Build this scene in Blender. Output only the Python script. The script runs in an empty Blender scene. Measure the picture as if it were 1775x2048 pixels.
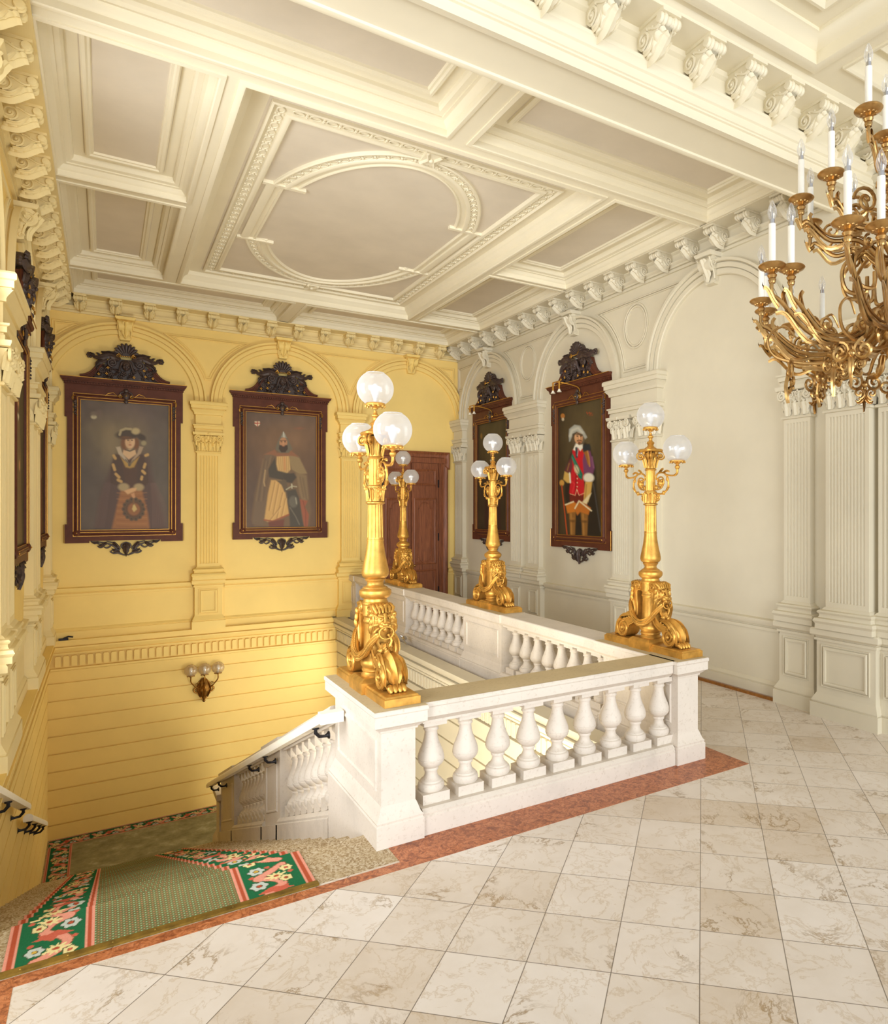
import bpy, bmesh, math, random
import numpy as np
from math import sin, cos, pi, radians, sqrt, atan2
from mathutils import Vector, Matrix

random.seed(7)
rng = np.random.default_rng(7)
SC = bpy.context.scene
COL = SC.collection

# ------------------------------------------------------------------ room numbers (metres)
XR, XL, YB = 7.04, -0.86, 15.22      # right, left and back wall planes
ZS = 6.22                            # underside of the ceiling beams
ZL = -3.45                           # stair landing
CW = 3.065                           # middle of the stairwell room across
BACK_ARCH = [0.32, 3.07, 5.845]      # arch axes on the back wall
SIDE_ARCH = [13.58, 10.20, 6.81]     # arch axes on the side walls


# ------------------------------------------------------------------ mesh builder
class MB:
    def __init__(s):
        s.v, s.f, s.m, s.k = [], [], [], 0

    def add(s, vs, fs):
        b = len(s.v)
        s.v += [(float(p[0]), float(p[1]), float(p[2])) for p in vs]
        s.f += [tuple(b + i for i in f) for f in fs]
        s.m += [s.k] * len(fs)
        return b

    def box(s, x0, x1, y0, y1, z0, z1):
        vs = [(x, y, z) for z in (z0, z1) for y in (y0, y1) for x in (x0, x1)]
        s.add(vs, [(0, 2, 3, 1), (4, 5, 7, 6), (0, 1, 5, 4), (2, 6, 7, 3), (0, 4, 6, 2), (1, 3, 7, 5)])

    def quad(s, *p):
        s.add(p, [tuple(range(len(p)))])

    def merge(s, o, mtx=None):
        vs = [mtx @ Vector(p) for p in o.v] if mtx else o.v
        b = len(s.v)
        s.v += [tuple(p) for p in vs]
        s.f += [tuple(b + i for i in f) for f in o.f]
        s.m += [s.k + i for i in o.m]

    def mesh(s, name, mats, smooth=35, recalc=True):
        me = bpy.data.meshes.new(name)
        me.from_pydata(s.v, [], s.f)
        for m in (mats if isinstance(mats, (list, tuple)) else [mats]):
            me.materials.append(m)
        me.polygons.foreach_set('material_index', s.m)
        if recalc:
            bm = bmesh.new()
            bm.from_mesh(me)
            bmesh.ops.recalc_face_normals(bm, faces=bm.faces)
            bm.to_mesh(me)
            bm.free()
        if smooth:
            me.polygons.foreach_set('use_smooth', [True] * len(me.polygons))
            me.set_sharp_from_angle(angle=radians(smooth))
        me.update()
        return me

    def build(s, name, mats, parent=None, smooth=35, recalc=True, world=False):
        o = bpy.data.objects.new(name, s.mesh(name, mats, smooth, recalc))
        COL.objects.link(o)
        if parent is not None:
            o.parent = parent
            if world:
                o.matrix_parent_inverse = Matrix.Translation(-wloc(parent))
        return o


def wloc(o):
    v = Vector((0, 0, 0))
    while o is not None:
        v = v + o.location
        o = o.parent
    return v


def put(o, mesh_or_obj, name, parent=None, loc=(0, 0, 0), rot=(0, 0, 0), scale=(1, 1, 1)):
    pass


def inst(me, name, parent=None, loc=(0, 0, 0), rotz=0.0, scale=(1, 1, 1)):
    o = bpy.data.objects.new(name, me)
    COL.objects.link(o)
    o.parent = parent
    o.location = loc
    o.rotation_euler = (0, 0, rotz)
    o.scale = scale
    return o


def thing(name, label, cat, loc=(0, 0, 0), rotz=0.0, group=None):
    o = bpy.data.objects.new(name, None)
    COL.objects.link(o)
    o.location = loc
    o.rotation_euler = (0, 0, rotz)
    o.empty_display_size = 0.05
    return tag(o, label, cat, group)


def tag(o, label, cat, group=None):
    o['label'] = label
    o['category'] = cat
    if group:
        o['group'] = group
    return o


def struct(o, label=None, cat=None):
    o['kind'] = 'structure'
    if label:
        o['label'] = label
    if cat:
        o['category'] = cat
    return o


def children_of(o):
    return [c for c in bpy.data.objects if c.parent == o]


def copy_tree(o, parent=None, kids=None):
    c = o.copy()
    COL.objects.link(c)
    c.parent = parent
    for ch in (kids or KIDS)(o):
        copy_tree(ch, c, kids)
    return c


def KIDS(o):
    return list(o.children)


# ------------------------------------------------------------------ frames: (u, v, h) -> world
def FXY(z=0.0):
    return lambda u, v, h: (u, v, z + h)


def FR(u, v, h):
    return (XR - h, u, v)


def FL(u, v, h):
    return (XL + h, u, v)


def FB(u, v, h):
    return (u, YB - h, v)


def FID(u, v, h):
    return (u, v, h)


def sweep(m, path, prof, fr, closed=False, pclosed=False, cap=True):
    """Sweep prof [(d, h)] along path [(u, v)] in the frame fr; d is measured to the left of travel."""
    n = len(path)
    offs = []
    for i in range(n):
        p = path[i]
        a = path[i - 1] if (i > 0 or closed) else None
        b = path[(i + 1) % n] if (i < n - 1 or closed) else None
        ns = []
        for q0, q1 in ((a, p), (p, b)):
            if q0 is None or q1 is None:
                continue
            dx, dy = q1[0] - q0[0], q1[1] - q0[1]
            L = math.hypot(dx, dy) or 1e-9
            ns.append((-dy / L, dx / L))
        if len(ns) == 1:
            offs.append(ns[0])
        else:
            c = max(0.2, 1 + ns[0][0] * ns[1][0] + ns[0][1] * ns[1][1])
            offs.append(((ns[0][0] + ns[1][0]) / c, (ns[0][1] + ns[1][1]) / c))
    k = len(prof)
    vs = []
    for (pu, pv), (nu, nv) in zip(path, offs):
        for d, h in prof:
            vs.append(fr(pu + nu * d, pv + nv * d, h))
    fs = []
    for i in range(n if closed else n - 1):
        j = (i + 1) % n
        for a in range(k if pclosed else k - 1):
            b = (a + 1) % k
            fs.append((i * k + a, j * k + a, j * k + b, i * k + b))
    if not closed and cap and k > 2:
        fs.append(tuple(range(k)))
        fs.append(tuple((n - 1) * k + i for i in range(k))[::-1])
    m.add(vs, fs)


def molded(m, fr, u0, u1, proj, prof, back=0.0):
    """A moulded block standing off a wall plane: prof [(d, v)] goes up, plan is three sides."""
    f2 = lambda a, b, c: fr(a, c, b)
    path = [(u0, back), (u0, proj), (u1, proj), (u1, back)]
    sweep(m, path, prof, f2, cap=False)
    for i in (0, -1):
        d, v = prof[i]
        m.add([f2(u0 - d, back, v), f2(u0 - d, proj + d, v), f2(u1 + d, proj + d, v), f2(u1 + d, back, v)], [(0, 1, 2, 3)])


def ringblock(m, x0, x1, y0, y1, prof, zb=0.0):
    """Free-standing moulded block: prof [(d outward, z)] swept round a rectangle, capped top and bottom."""
    path = [(x0, y0), (x0, y1), (x1, y1), (x1, y0)]     # clockwise, so left is outward
    sweep(m, path, [(d, z + zb) for d, z in prof], FXY(), closed=True)
    for i in (0, -1):
        d, z = prof[i]
        m.add([(x0 - d, y0 - d, z + zb), (x0 - d, y1 + d, z + zb), (x1 + d, y1 + d, z + zb), (x1 + d, y0 - d, z + zb)], [(0, 1, 2, 3)])


def prism(m, poly, fr, h0, h1):
    n = len(poly)
    vs = [fr(u, v, h0) for u, v in poly] + [fr(u, v, h1) for u, v in poly]
    fs = [tuple(range(n)), tuple(range(2 * n - 1, n - 1, -1))]
    fs += [(i, (i + 1) % n, n + (i + 1) % n, n + i) for i in range(n)]
    m.add(vs, fs)


def lathe(m, prof, c=(0, 0, 0), seg=24, fl=None, ax=None):
    """Revolve [(r, z)] about the vertical through c; fl(angle, z) scales the radius; ax maps (x, y, z)."""
    vs, fs = [], []
    k = len(prof)
    for i in range(seg):
        a = 2 * pi * i / seg
        for r, z in prof:
            q = r * (fl(a, z) if fl else 1.0)
            p = (q * cos(a), q * sin(a), z)
            if ax:
                p = ax(*p)
            vs.append((c[0] + p[0], c[1] + p[1], c[2] + p[2]))
    for i in range(seg):
        j = (i + 1) % seg
        for a in range(k - 1):
            fs.append((i * k + a, j * k + a, j * k + a + 1, i * k + a + 1))
    b = len(vs)
    for e in (0, k - 1):
        if prof[e][0] > 1e-5:
            fs.append(tuple(i * k + e for i in range(seg)))
    m.add(vs, fs)


def tube(m, pts, r, seg=8, closed=False, cap=True, flat=1.0):
    pts = [Vector(p) for p in pts]
    n = len(pts)
    rs = r if isinstance(r, (list, tuple)) else [r] * n
    t0 = (pts[1] - pts[0]).normalized()
    up = Vector((0, 0, 1)) if abs(t0.z) < 0.9 else Vector((1, 0, 0))
    nrm = (up - t0 * up.dot(t0)).normalized()
    vs = []
    for i in range(n):
        a = pts[i - 1] if i > 0 else (pts[-1] if closed else pts[0])
        b = pts[i + 1] if i < n - 1 else (pts[0] if closed else pts[-1])
        t = (b - a)
        t = t.normalized() if t.length > 1e-9 else t0
        nrm = nrm - t * nrm.dot(t)
        nrm = nrm.normalized() if nrm.length > 1e-6 else Vector((1, 0, 0))
        bi = t.cross(nrm)
        for k in range(seg):
            an = 2 * pi * k / seg
            vs.append(pts[i] + nrm * (cos(an) * rs[i]) + bi * (sin(an) * rs[i] * flat))
    fs = []
    for i in range(n if closed else n - 1):
        j = (i + 1) % n
        for k in range(seg):
            l = (k + 1) % seg
            fs.append((i * seg + k, i * seg + l, j * seg + l, j * seg + k))
    if cap and not closed:
        fs.append(tuple(range(seg))[::-1])
        fs.append(tuple((n - 1) * seg + k for k in range(seg)))
    m.add(vs, fs)


def ball(m, c, r, seg=12, rings=8, sc=(1, 1, 1)):
    vs = [(c[0], c[1], c[2] - r * sc[2])]
    for i in range(1, rings):
        t = pi * i / rings
        for k in range(seg):
            a = 2 * pi * k / seg
            vs.append((c[0] + r * sc[0] * sin(t) * cos(a), c[1] + r * sc[1] * sin(t) * sin(a), c[2] - r * sc[2] * cos(t)))
    vs.append((c[0], c[1], c[2] + r * sc[2]))
    fs = [(0, 1 + (k + 1) % seg, 1 + k) for k in range(seg)]
    for i in range(rings - 2):
        for k in range(seg):
            l = (k + 1) % seg
            fs.append((1 + i * seg + k, 1 + i * seg + l, 1 + (i + 1) * seg + l, 1 + (i + 1) * seg + k))
    e = len(vs) - 1
    b = 1 + (rings - 2) * seg
    fs += [(e, b + k, b + (k + 1) % seg) for k in range(seg)]
    m.add(vs, fs)


def spiral(c, r0, r1, a0, turns, n=24):
    """2-D spiral points about c from radius r0 (angle a0) to r1."""
    out = []
    for i in range(n + 1):
        t = i / n
        r = r0 + (r1 - r0) * t
        a = a0 + turns * 2 * pi * t
        out.append((c[0] + r * cos(a), c[1] + r * sin(a)))
    return out


def bez(p0, p1, p2, p3, n=12):
    out = []
    for i in range(n + 1):
        t = i / n
        s = 1 - t
        out.append(tuple(s ** 3 * a + 3 * s * s * t * b + 3 * s * t * t * c + t ** 3 * d for a, b, c, d in zip(p0, p1, p2, p3)))
    return out


def catmull(pts, n=6):
    P = [pts[0]] + list(pts) + [pts[-1]]
    out = []
    for i in range(1, len(P) - 2):
        for j in range(n):
            t = j / n
            out.append(tuple(0.5 * ((2 * b) + (-a + c) * t + (2 * a - 5 * b + 4 * c - d) * t * t + (-a + 3 * b - 3 * c + d) * t ** 3)
                             for a, b, c, d in zip(P[i - 1], P[i], P[i + 1], P[i + 2])))
    out.append(tuple(pts[-1]))
    return out


def leaf(m, path, width, nrm, lobes=4, n=18, thick=0.012, ridge=0.5, taper=0.75):
    """An acanthus-like leaf: path of 3-D points, broad in the middle, lobed edge, raised ribs; solid."""
    pts = catmull(path, max(2, n // (len(path) - 1)))
    n = len(pts)
    pts = [Vector(p) for p in pts]
    nrm = Vector(nrm).normalized()
    rows, K = [], 7
    for i, p in enumerate(pts):
        t = i / (n - 1)
        tg = (pts[min(i + 1, n - 1)] - pts[max(i - 1, 0)]).normalized()
        side = tg.cross(nrm)
        side = side.normalized() if side.length > 1e-6 else Vector((1, 0, 0))
        nn = side.cross(tg).normalized()
        w = width * (0.35 + 0.65 * sin(pi * min(1, t * 0.9 + 0.12))) * (1 - t ** 3) ** taper
        w *= 0.78 + 0.22 * abs(sin(pi * lobes * t)) ** 0.7
        w = max(w, 0.002)
        row = []
        for k in range(K):
            s = (k - (K - 1) / 2) / ((K - 1) / 2)
            hgt = thick * (1 - s * s) + ridge * thick * (0.6 if k % 2 == 1 else 0) + (thick * 0.9 if s == 0 else 0)
            row.append(p + side * (s * w * 0.5) + nn * hgt)
        rows.append(row)
    b = [v for r in rows for v in r]
    fs = [(i * K + k, i * K + k + 1, (i + 1) * K + k + 1, (i + 1) * K + k) for i in range(n - 1) for k in range(K - 1)]
    m.add(b, fs)


def ellipse(c, rx, ry, n=28):
    return [(c[0] + rx * cos(2 * pi * i / n), c[1] + ry * sin(2 * pi * i / n)) for i in range(n)]


def arcpts(c, r, a0, a1, n=32):
    return [(c[0] + r * cos(a0 + (a1 - a0) * i / n), c[1] + r * sin(a0 + (a1 - a0) * i / n)) for i in range(n + 1)]


# ------------------------------------------------------------------ materials
def L3(r, g, b):
    f = lambda c: ((c / 255) / 12.92) if c / 255 <= 0.04045 else (((c / 255) + 0.055) / 1.055) ** 2.4
    return (f(r), f(g), f(b), 1.0)


class NT:
    def __init__(s, name):
        s.mat = bpy.data.materials.new(name)
        s.mat.use_nodes = True
        s.t = s.mat.node_tree
        s.b = s.t.nodes['Principled BSDF']
        s.out = s.t.nodes['Material Output']

    def n(s, typ, **kw):
        x = s.t.nodes.new(typ)
        for k, v in kw.items():
            if hasattr(x, k) and k not in ('Scale',):
                setattr(x, k, v)
            else:
                s.set(x, k, v)
        return x

    def set(s, x, k, v):
        key = k.replace('_', ' ') if isinstance(k, str) else k
        sock = x.inputs[key]
        if isinstance(v, bpy.types.NodeSocket):
            s.t.links.new(v, sock)
        else:
            sock.default_value = v

    def math(s, op, a, b=None, c=None):
        x = s.t.nodes.new('ShaderNodeMath')
        x.operation = op
        for i, v in enumerate((a, b, c)):
            if v is None:
                continue
            if isinstance(v, bpy.types.NodeSocket):
                s.t.links.new(v, x.inputs[i])
            else:
                x.inputs[i].default_value = v
        return x.outputs[0]

    def mix(s, f, a, b, mode='MIX'):
        x = s.t.nodes.new('ShaderNodeMix')
        x.data_type = 'RGBA'
        x.blend_type = mode
        for i, v in ((0, f), (6, a), (7, b)):
            if isinstance(v, bpy.types.NodeSocket):
                s.t.links.new(v, x.inputs[i])
            else:
                x.inputs[i].default_value = v
        return x.outputs[2]

    def ramp(s, f, stops):
        x = s.t.nodes.new('ShaderNodeValToRGB')
        e = x.color_ramp.elements
        while len(e) < len(stops):
            e.new(0.5)
        for el, (p, c) in zip(e, stops):
            el.position = p
            el.color = c if len(c) == 4 else (*c, 1)
        s.t.links.new(f, x.inputs[0])
        return x.outputs[0]

    def obj(s):
        return s.n('ShaderNodeTexCoord').outputs['Object']

    def geo(s):
        return s.n('ShaderNodeNewGeometry').outputs['Position']

    def noise(s, scale, detail=4, rough=0.55, vec=None, dist=0.0, w=None):
        x = s.t.nodes.new('ShaderNodeTexNoise')
        if w is not None:
            x.noise_dimensions = '4D'
            s.set(x, 'W', w)
        s.set(x, 'Scale', scale)
        s.set(x, 'Detail', detail)
        s.set(x, 'Roughness', rough)
        s.set(x, 'Distortion', dist)
        s.t.links.new(vec if vec is not None else s.obj(), x.inputs['Vector'])
        return x.outputs[0]

    def bump(s, h, strength, dist=0.01):
        x = s.t.nodes.new('ShaderNodeBump')
        x.inputs['Strength'].default_value = strength
        x.inputs['Distance'].default_value = dist
        s.t.links.new(h, x.inputs['Height'])
        s.t.links.new(x.outputs[0], s.b.inputs['Normal'])

    def pr(s, **kw):
        for k, v in kw.items():
            s.set(s.b, {'color': 'Base Color', 'rough': 'Roughness', 'metal': 'Metallic', 'spec': 'Specular IOR Level', 'sheen': 'Sheen Weight'}.get(k, k), v)
        return s.mat


def plain(name, c, rough=0.6, metal=0.0, var=0.08, scale=3.0, bump=0.0, bscale=40.0, spec=0.3, world=True):
    t = NT(name)
    vec = t.geo() if world else t.obj()
    f = t.noise(scale, 4, 0.6, vec)
    d = tuple(max(0, x * (1 - var * 1.6)) for x in c[:3]) + (1,)
    u = tuple(min(1, x * (1 + var)) for x in c[:3]) + (1,)
    col = t.ramp(f, [(0.3, d), (0.7, u)])
    t.pr(color=col, rough=rough, metal=metal, spec=spec)
    if bump:
        t.bump(t.noise(bscale, 3, 0.6, vec), bump, 0.004)
    return t.mat


M = {}
M['cream'] = plain('cream_wall_paint', L3(213, 204, 180), 0.62, var=0.025, scale=1.3, bump=0.05)
M['straw'] = plain('straw_wall_paint', L3(234, 215, 160), 0.62, var=0.025, scale=1.2, bump=0.05)
M['yellow'] = plain('ochre_yellow_wall_paint', L3(242, 212, 130), 0.62, var=0.03, scale=1.1, bump=0.05)
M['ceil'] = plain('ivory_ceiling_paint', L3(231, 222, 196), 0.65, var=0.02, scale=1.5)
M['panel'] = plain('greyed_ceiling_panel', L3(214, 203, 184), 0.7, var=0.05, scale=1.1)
M['gold'] = plain('gold_paint', L3(212, 160, 76), 0.4, metal=0.66, var=0.2, scale=9, world=False, bump=0.05, bscale=90)
M['brass'] = plain('aged_brass', L3(190, 150, 92), 0.28, metal=0.9, var=0.22, scale=14, world=False)
M['gilt'] = plain('gilding', L3(190, 140, 60), 0.35, metal=0.7, var=0.1, scale=10)
M['oldbrass'] = plain('dark_bronze', L3(140, 98, 42), 0.38, metal=0.85, var=0.3, scale=30, world=False)
M['frame'] = plain('dark_mahogany_board', L3(94, 52, 36), 0.5, var=0.14, scale=6, spec=0.2)
M['carve'] = plain('carved_walnut', L3(72, 56, 50), 0.45, var=0.25, scale=22, spec=0.45)
M['iron'] = plain('black_iron', L3(46, 44, 46), 0.4, metal=0.5, var=0.15, scale=20)
M['candle'] = plain('ivory_candle_sleeve', L3(244, 238, 222), 0.5, var=0.02, scale=20)
M['steel'] = plain('bright_metal', L3(190, 188, 186), 0.25, metal=0.9, var=0.1, scale=30)
M['brassstrip'] = plain('worn_brass_strip', L3(140, 112, 46), 0.45, metal=0.6, var=0.3, scale=12)
M['purple'] = plain('grey_purple_stone', L3(172, 152, 138), 0.55, var=0.12, scale=25)
M['woodstrip'] = plain('oak_strip', L3(150, 98, 42), 0.5, var=0.2, scale=20)


def stone(name, base, dark, rough=0.55):
    t = NT(name)
    g = t.geo()
    f = t.noise(2.2, 5, 0.6, g)
    f2 = t.noise(38, 4, 0.65, g)
    c = t.ramp(f, [(0.28, tuple(x * 0.84 for x in base[:3])), (0.45, tuple(x * 0.95 for x in base[:3])), (0.65, base)])
    spots = t.ramp(f2, [(0.56, (0, 0, 0)), (0.78, (0.5, 0.5, 0.5))])
    c = t.mix(spots, c, dark)
    t.pr(color=c, rough=rough, spec=0.3)
    t.bump(f2, 0.2, 0.004)
    return t.mat


M['stone'] = stone('white_limestone', L3(217, 207, 193), L3(164, 144, 118))
M['worn'] = stone('weathered_limestone_top', L3(206, 186, 146), L3(128, 102, 58), 0.6)


def terrazzo():
    t = NT('speckled_granite')
    g = t.geo()
    v = t.n('ShaderNodeTexVoronoi', Scale=95.0, Vector=g)
    c = t.ramp(v.outputs['Color'], [(0.2, L3(132, 104, 62)), (0.5, L3(178, 158, 124)), (0.85, L3(206, 192, 166))])
    f = t.noise(6, 4, 0.6, g)
    c = t.mix(t.ramp(f, [(0.35, (0, 0, 0)), (0.7, (0.5, 0.5, 0.5))]), c, L3(172, 148, 106))
    t.pr(color=c, rough=0.5)
    return t.mat


M['granite'] = terrazzo()


def redmarble():
    t = NT('red_mottled_marble')
    g = t.geo()
    f = t.noise(16, 6, 0.62, g, dist=1.4)
    c = t.ramp(f, [(0.36, L3(132, 70, 38)), (0.5, L3(182, 108, 64)), (0.66, L3(200, 130, 86))])
    v = t.math('ABSOLUTE', t.math('SUBTRACT', t.noise(22, 5, 0.6, g, dist=0.8), 0.5))
    c = t.mix(t.ramp(v, [(0.0, (0.75,) * 3), (0.035, (0, 0, 0))]), c, L3(108, 46, 28))
    t.pr(color=c, rough=0.32, spec=0.4)
    return t.mat


M['redmarble'] = redmarble()
TILE = 0.4512


def tilemarble(u0, v0):
    t = NT('veined_marble_tiles')
    g = t.geo()
    s = t.n('ShaderNodeSeparateXYZ', Vector=g)
    x, y = s.outputs[0], s.outputs[1]
    r = 0.70710678
    u = t.math('DIVIDE', t.math('SUBTRACT', t.math('MULTIPLY', t.math('ADD', x, y), r), u0), TILE)
    v = t.math('DIVIDE', t.math('SUBTRACT', t.math('MULTIPLY', t.math('SUBTRACT', y, x), r), v0), TILE)
    fu, fv = t.math('FLOOR', u), t.math('FLOOR', v)
    du = t.math('PINGPONG', u, 0.5)
    dv = t.math('PINGPONG', v, 0.5)
    j = t.math('MINIMUM', du, dv)
    cid = t.n('ShaderNodeCombineXYZ', X=fu, Y=fv)
    wn = t.n('ShaderNodeTexWhiteNoise', Vector=cid.outputs[0])
    wv = t.math('MULTIPLY', wn.outputs['Value'], 40.0)
    base = t.ramp(t.noise(3.2, 5, 0.6, g, w=wv), [(0.3, L3(206, 192, 176)), (0.6, L3(224, 214, 204)), (0.8, L3(232, 224, 216))])
    base = t.mix(0.55, base, t.ramp(wn.outputs['Value'], [(0.0, L3(194, 174, 146)), (0.25, L3(214, 202, 186)), (1.0, L3(230, 222, 212))]))
    n1 = t.math('ABSOLUTE', t.math('SUBTRACT', t.noise(1.5, 9, 0.68, g, dist=0.6, w=wv), 0.5))
    k1 = t.ramp(n1, [(0.0, (0.85,) * 3), (0.006, (0.5,) * 3), (0.016, (0, 0, 0))])
    msk = t.ramp(t.noise(1.9, 3, 0.5, g, w=t.math('ADD', wv, 7.0)), [(0.50, (0, 0, 0)), (0.60, (1, 1, 1))])
    c = t.mix(t.math('MULTIPLY', k1, msk), base, L3(140, 110, 62))
    n2 = t.math('ABSOLUTE', t.math('SUBTRACT', t.noise(3.6, 8, 0.66, g, dist=0.9, w=t.math('ADD', wv, 3.0)), 0.5))
    c = t.mix(t.ramp(n2, [(0.0, (0.42,) * 3), (0.018, (0, 0, 0))]), c, L3(178, 150, 108))
    jf = t.ramp(j, [(0.0, (1, 1, 1)), (0.0045, (0.75,) * 3), (0.0075, (0, 0, 0))])
    c = t.mix(jf, c, L3(104, 90, 74))
    t.pr(color=c, rough=0.33, spec=0.4)
    return t.mat


def wood(name, c0, c1, rough=0.45, axis='Z', scale=1.0):
    t = NT(name)
    g = t.geo()
    mp = t.n('ShaderNodeMapping', Vector=g)
    sc = {'X': (1.2, 14, 14), 'Y': (14, 1.2, 14), 'Z': (14, 14, 1.2)}[axis]
    mp.inputs['Scale'].default_value = tuple(x * scale for x in sc)
    f = t.noise(1.6, 6, 0.62, mp.outputs[0], dist=1.2)
    t.pr(color=t.ramp(f, [(0.3, c0), (0.7, c1)]), rough=rough, spec=0.4)
    return t.mat


M['door'] = wood('reddish_door_wood', L3(106, 58, 34), L3(156, 94, 58))


def glass(name, tint, frac, rough):
    """Frosted blown glass: part clear, part softly scattering, part mirror."""
    t = NT(name)
    nd = t.t.nodes
    tr = nd.new('ShaderNodeBsdfTransparent')
    tr.inputs[0].default_value = (0.97, 0.97, 0.97, 1)
    df = nd.new('ShaderNodeBsdfDiffuse')
    df.inputs[0].default_value = tint
    tl = nd.new('ShaderNodeBsdfTranslucent')
    tl.inputs[0].default_value = tint
    gl = nd.new('ShaderNodeBsdfGlossy')
    gl.inputs['Roughness'].default_value = rough
    m1 = nd.new('ShaderNodeMixShader')
    m1.inputs[0].default_value = 0.5
    m2 = nd.new('ShaderNodeMixShader')
    m3 = nd.new('ShaderNodeMixShader')
    lw = nd.new('ShaderNodeLayerWeight')
    lw.inputs[0].default_value = 0.35
    f = t.math('ADD', t.math('MULTIPLY', lw.outputs['Facing'], 0.45), frac)
    f = t.math('ADD', f, t.math('MULTIPLY', t.math('SUBTRACT', t.noise(5, 2, 0.5), 0.5), 0.25))
    lk = t.t.links.new
    lk(df.outputs[0], m1.inputs[1])
    lk(tl.outputs[0], m1.inputs[2])
    lk(f, m2.inputs[0])
    lk(tr.outputs[0], m2.inputs[1])
    lk(m1.outputs[0], m2.inputs[2])
    m3.inputs[0].default_value = 0.09
    lk(m2.outputs[0], m3.inputs[1])
    lk(gl.outputs[0], m3.inputs[2])
    lk(m3.outputs[0], t.out.inputs[0])
    return t.mat


M['globe'] = glass('frosted_globe_glass', (0.93, 0.93, 0.93, 1), 0.33, 0.12)
M['amberglobe'] = glass('dusty_amber_globe_glass', (0.74, 0.6, 0.4, 1), 0.35, 0.15)
M['bulb'] = glass('clear_bulb_glass', (0.95, 0.95, 0.96, 1), 0.06, 0.05)


def attrmat(name, rough=0.85, spec=0.15, bump=0.0, bscale=300.0):
    t = NT(name)
    a = t.n('ShaderNodeVertexColor')
    a.layer_name = 'Col'
    t.pr(color=a.outputs[0], rough=rough, spec=spec)
    if bump:
        t.bump(t.noise(bscale, 2, 0.5, t.geo()), bump, 0.004)
    return t.mat


M['canvas'] = attrmat('oil_on_canvas', 0.5, 0.3, 0.12, 160.0)
M['carpet'] = attrmat('woven_floral_carpet', 0.95, 0.05, 0.5, 260.0)


def dotcarpet():
    t = NT('olive_dotted_carpet')
    uv = t.n('ShaderNodeTexCoord').outputs['UV']
    s = t.n('ShaderNodeSeparateXYZ', Vector=uv)
    p = 0.027
    a = t.math('DIVIDE', t.math('ADD', s.outputs[0], s.outputs[1]), p * 1.0)
    b = t.math('DIVIDE', t.math('SUBTRACT', s.outputs[0], s.outputs[1]), p * 1.0)
    da = t.math('SUBTRACT', t.math('FRACT', a), 0.5)
    db = t.math('SUBTRACT', t.math('FRACT', b), 0.5)
    r = t.math('SQRT', t.math('ADD', t.math('MULTIPLY', da, da), t.math('MULTIPLY', db, db)))
    par = t.math('MODULO', t.math('ADD', t.math('FLOOR', a), t.math('FLOOR', b)), 2.0)
    par = t.math('ABSOLUTE', par)
    dot = t.ramp(r, [(0.17, (1, 1, 1)), (0.24, (0, 0, 0))])
    dcol = t.mix(par, L3(150, 204, 160), L3(196, 128, 96))
    g = t.geo()
    base = t.ramp(t.noise(2.4, 4, 0.6, g), [(0.3, L3(84, 84, 50)), (0.7, L3(118, 116, 74))])
    fine = t.noise(180, 2, 0.6, g)
    base = t.mix(t.math('MULTIPLY', fine, 0.35), base, L3(164, 150, 104))
    t.pr(color=t.mix(dot, base, dcol), rough=0.95, spec=0.05)
    t.bump(fine, 0.5, 0.004)
    return t.mat


M['dots'] = dotcarpet()


M['tiles'] = tilemarble(3.5356, 0.0129)

# ------------------------------------------------------------------ floor
m = MB()
m.box(-4.0, 7.3, -5.0, 4.54, -0.3, 0.0)
m.box(1.92, 7.3, 4.54, 5.20, -0.3, 0.0)
m.box(4.25, 7.3, 5.20, YB + 0.2, -0.3, 0.0)
floor = struct(m.build('floor', M['tiles'], smooth=None))
m = MB()
e = 0.0015
for a in ((1.665, 5.03, 4.42, 4.80), (-0.38, 1.665, 4.42, 4.515), (4.79, 5.03, 4.80, YB)):
    m.box(a[0], a[1], a[2], a[3], -0.01, e)
m.box(-0.80, -0.38, -1.0, 4.515, -0.01, e)
m.build('marble_border', M['redmarble'], floor, smooth=None)

# ------------------------------------------------------------------ wall planes
mm = {}


def wallobj(name, mat):
    w = MB()
    return w


m = MB()
m.box(XR, XR + 0.3, 1.5, YB + 0.3, 0, 7.2)
wall_right = struct(m.build('wall_right', M['cream'], smooth=None))
m = MB()
m.box(XL - 0.3, XR + 0.3, YB, YB + 0.3, 0.0, 7.2)
wall_back = struct(m.build('wall_back', M['yellow'], smooth=None))
m = MB()
for y0, y1, z0, z1 in ((5.0, 5.3, 0.0, 7.2), (7.6, YB + 0.3, 0.0, 7.2), (5.3, 7.6, 0.0, 1.05), (5.3, 7.6, 5.62, 7.2)):
    m.box(XL - 0.3, XL, y0, y1, z0, z1)
wall_left = struct(m.build('wall_left', M['yellow'], smooth=None))

m = MB()
for y0, y1, z0, z1 in ((5.3, 5.4, 1.05, 5.62), (7.5, 7.6, 1.05, 5.62), (5.4, 7.5, 1.05, 1.15), (5.4, 7.5, 5.5, 5.62), (6.41, 6.49, 1.15, 5.5), (5.4, 7.5, 3.6, 3.68)):
    m.box(XL - 0.2, XL - 0.12, y0, y1, z0, z1)
struct(m.build('window_1', M['candle'], smooth=None))

# lower stairwell walls: boards with sunk joints, one profile run per wall, under a moulded ledge
G0, GP = -0.686, 0.314
LW = 0.035


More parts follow.
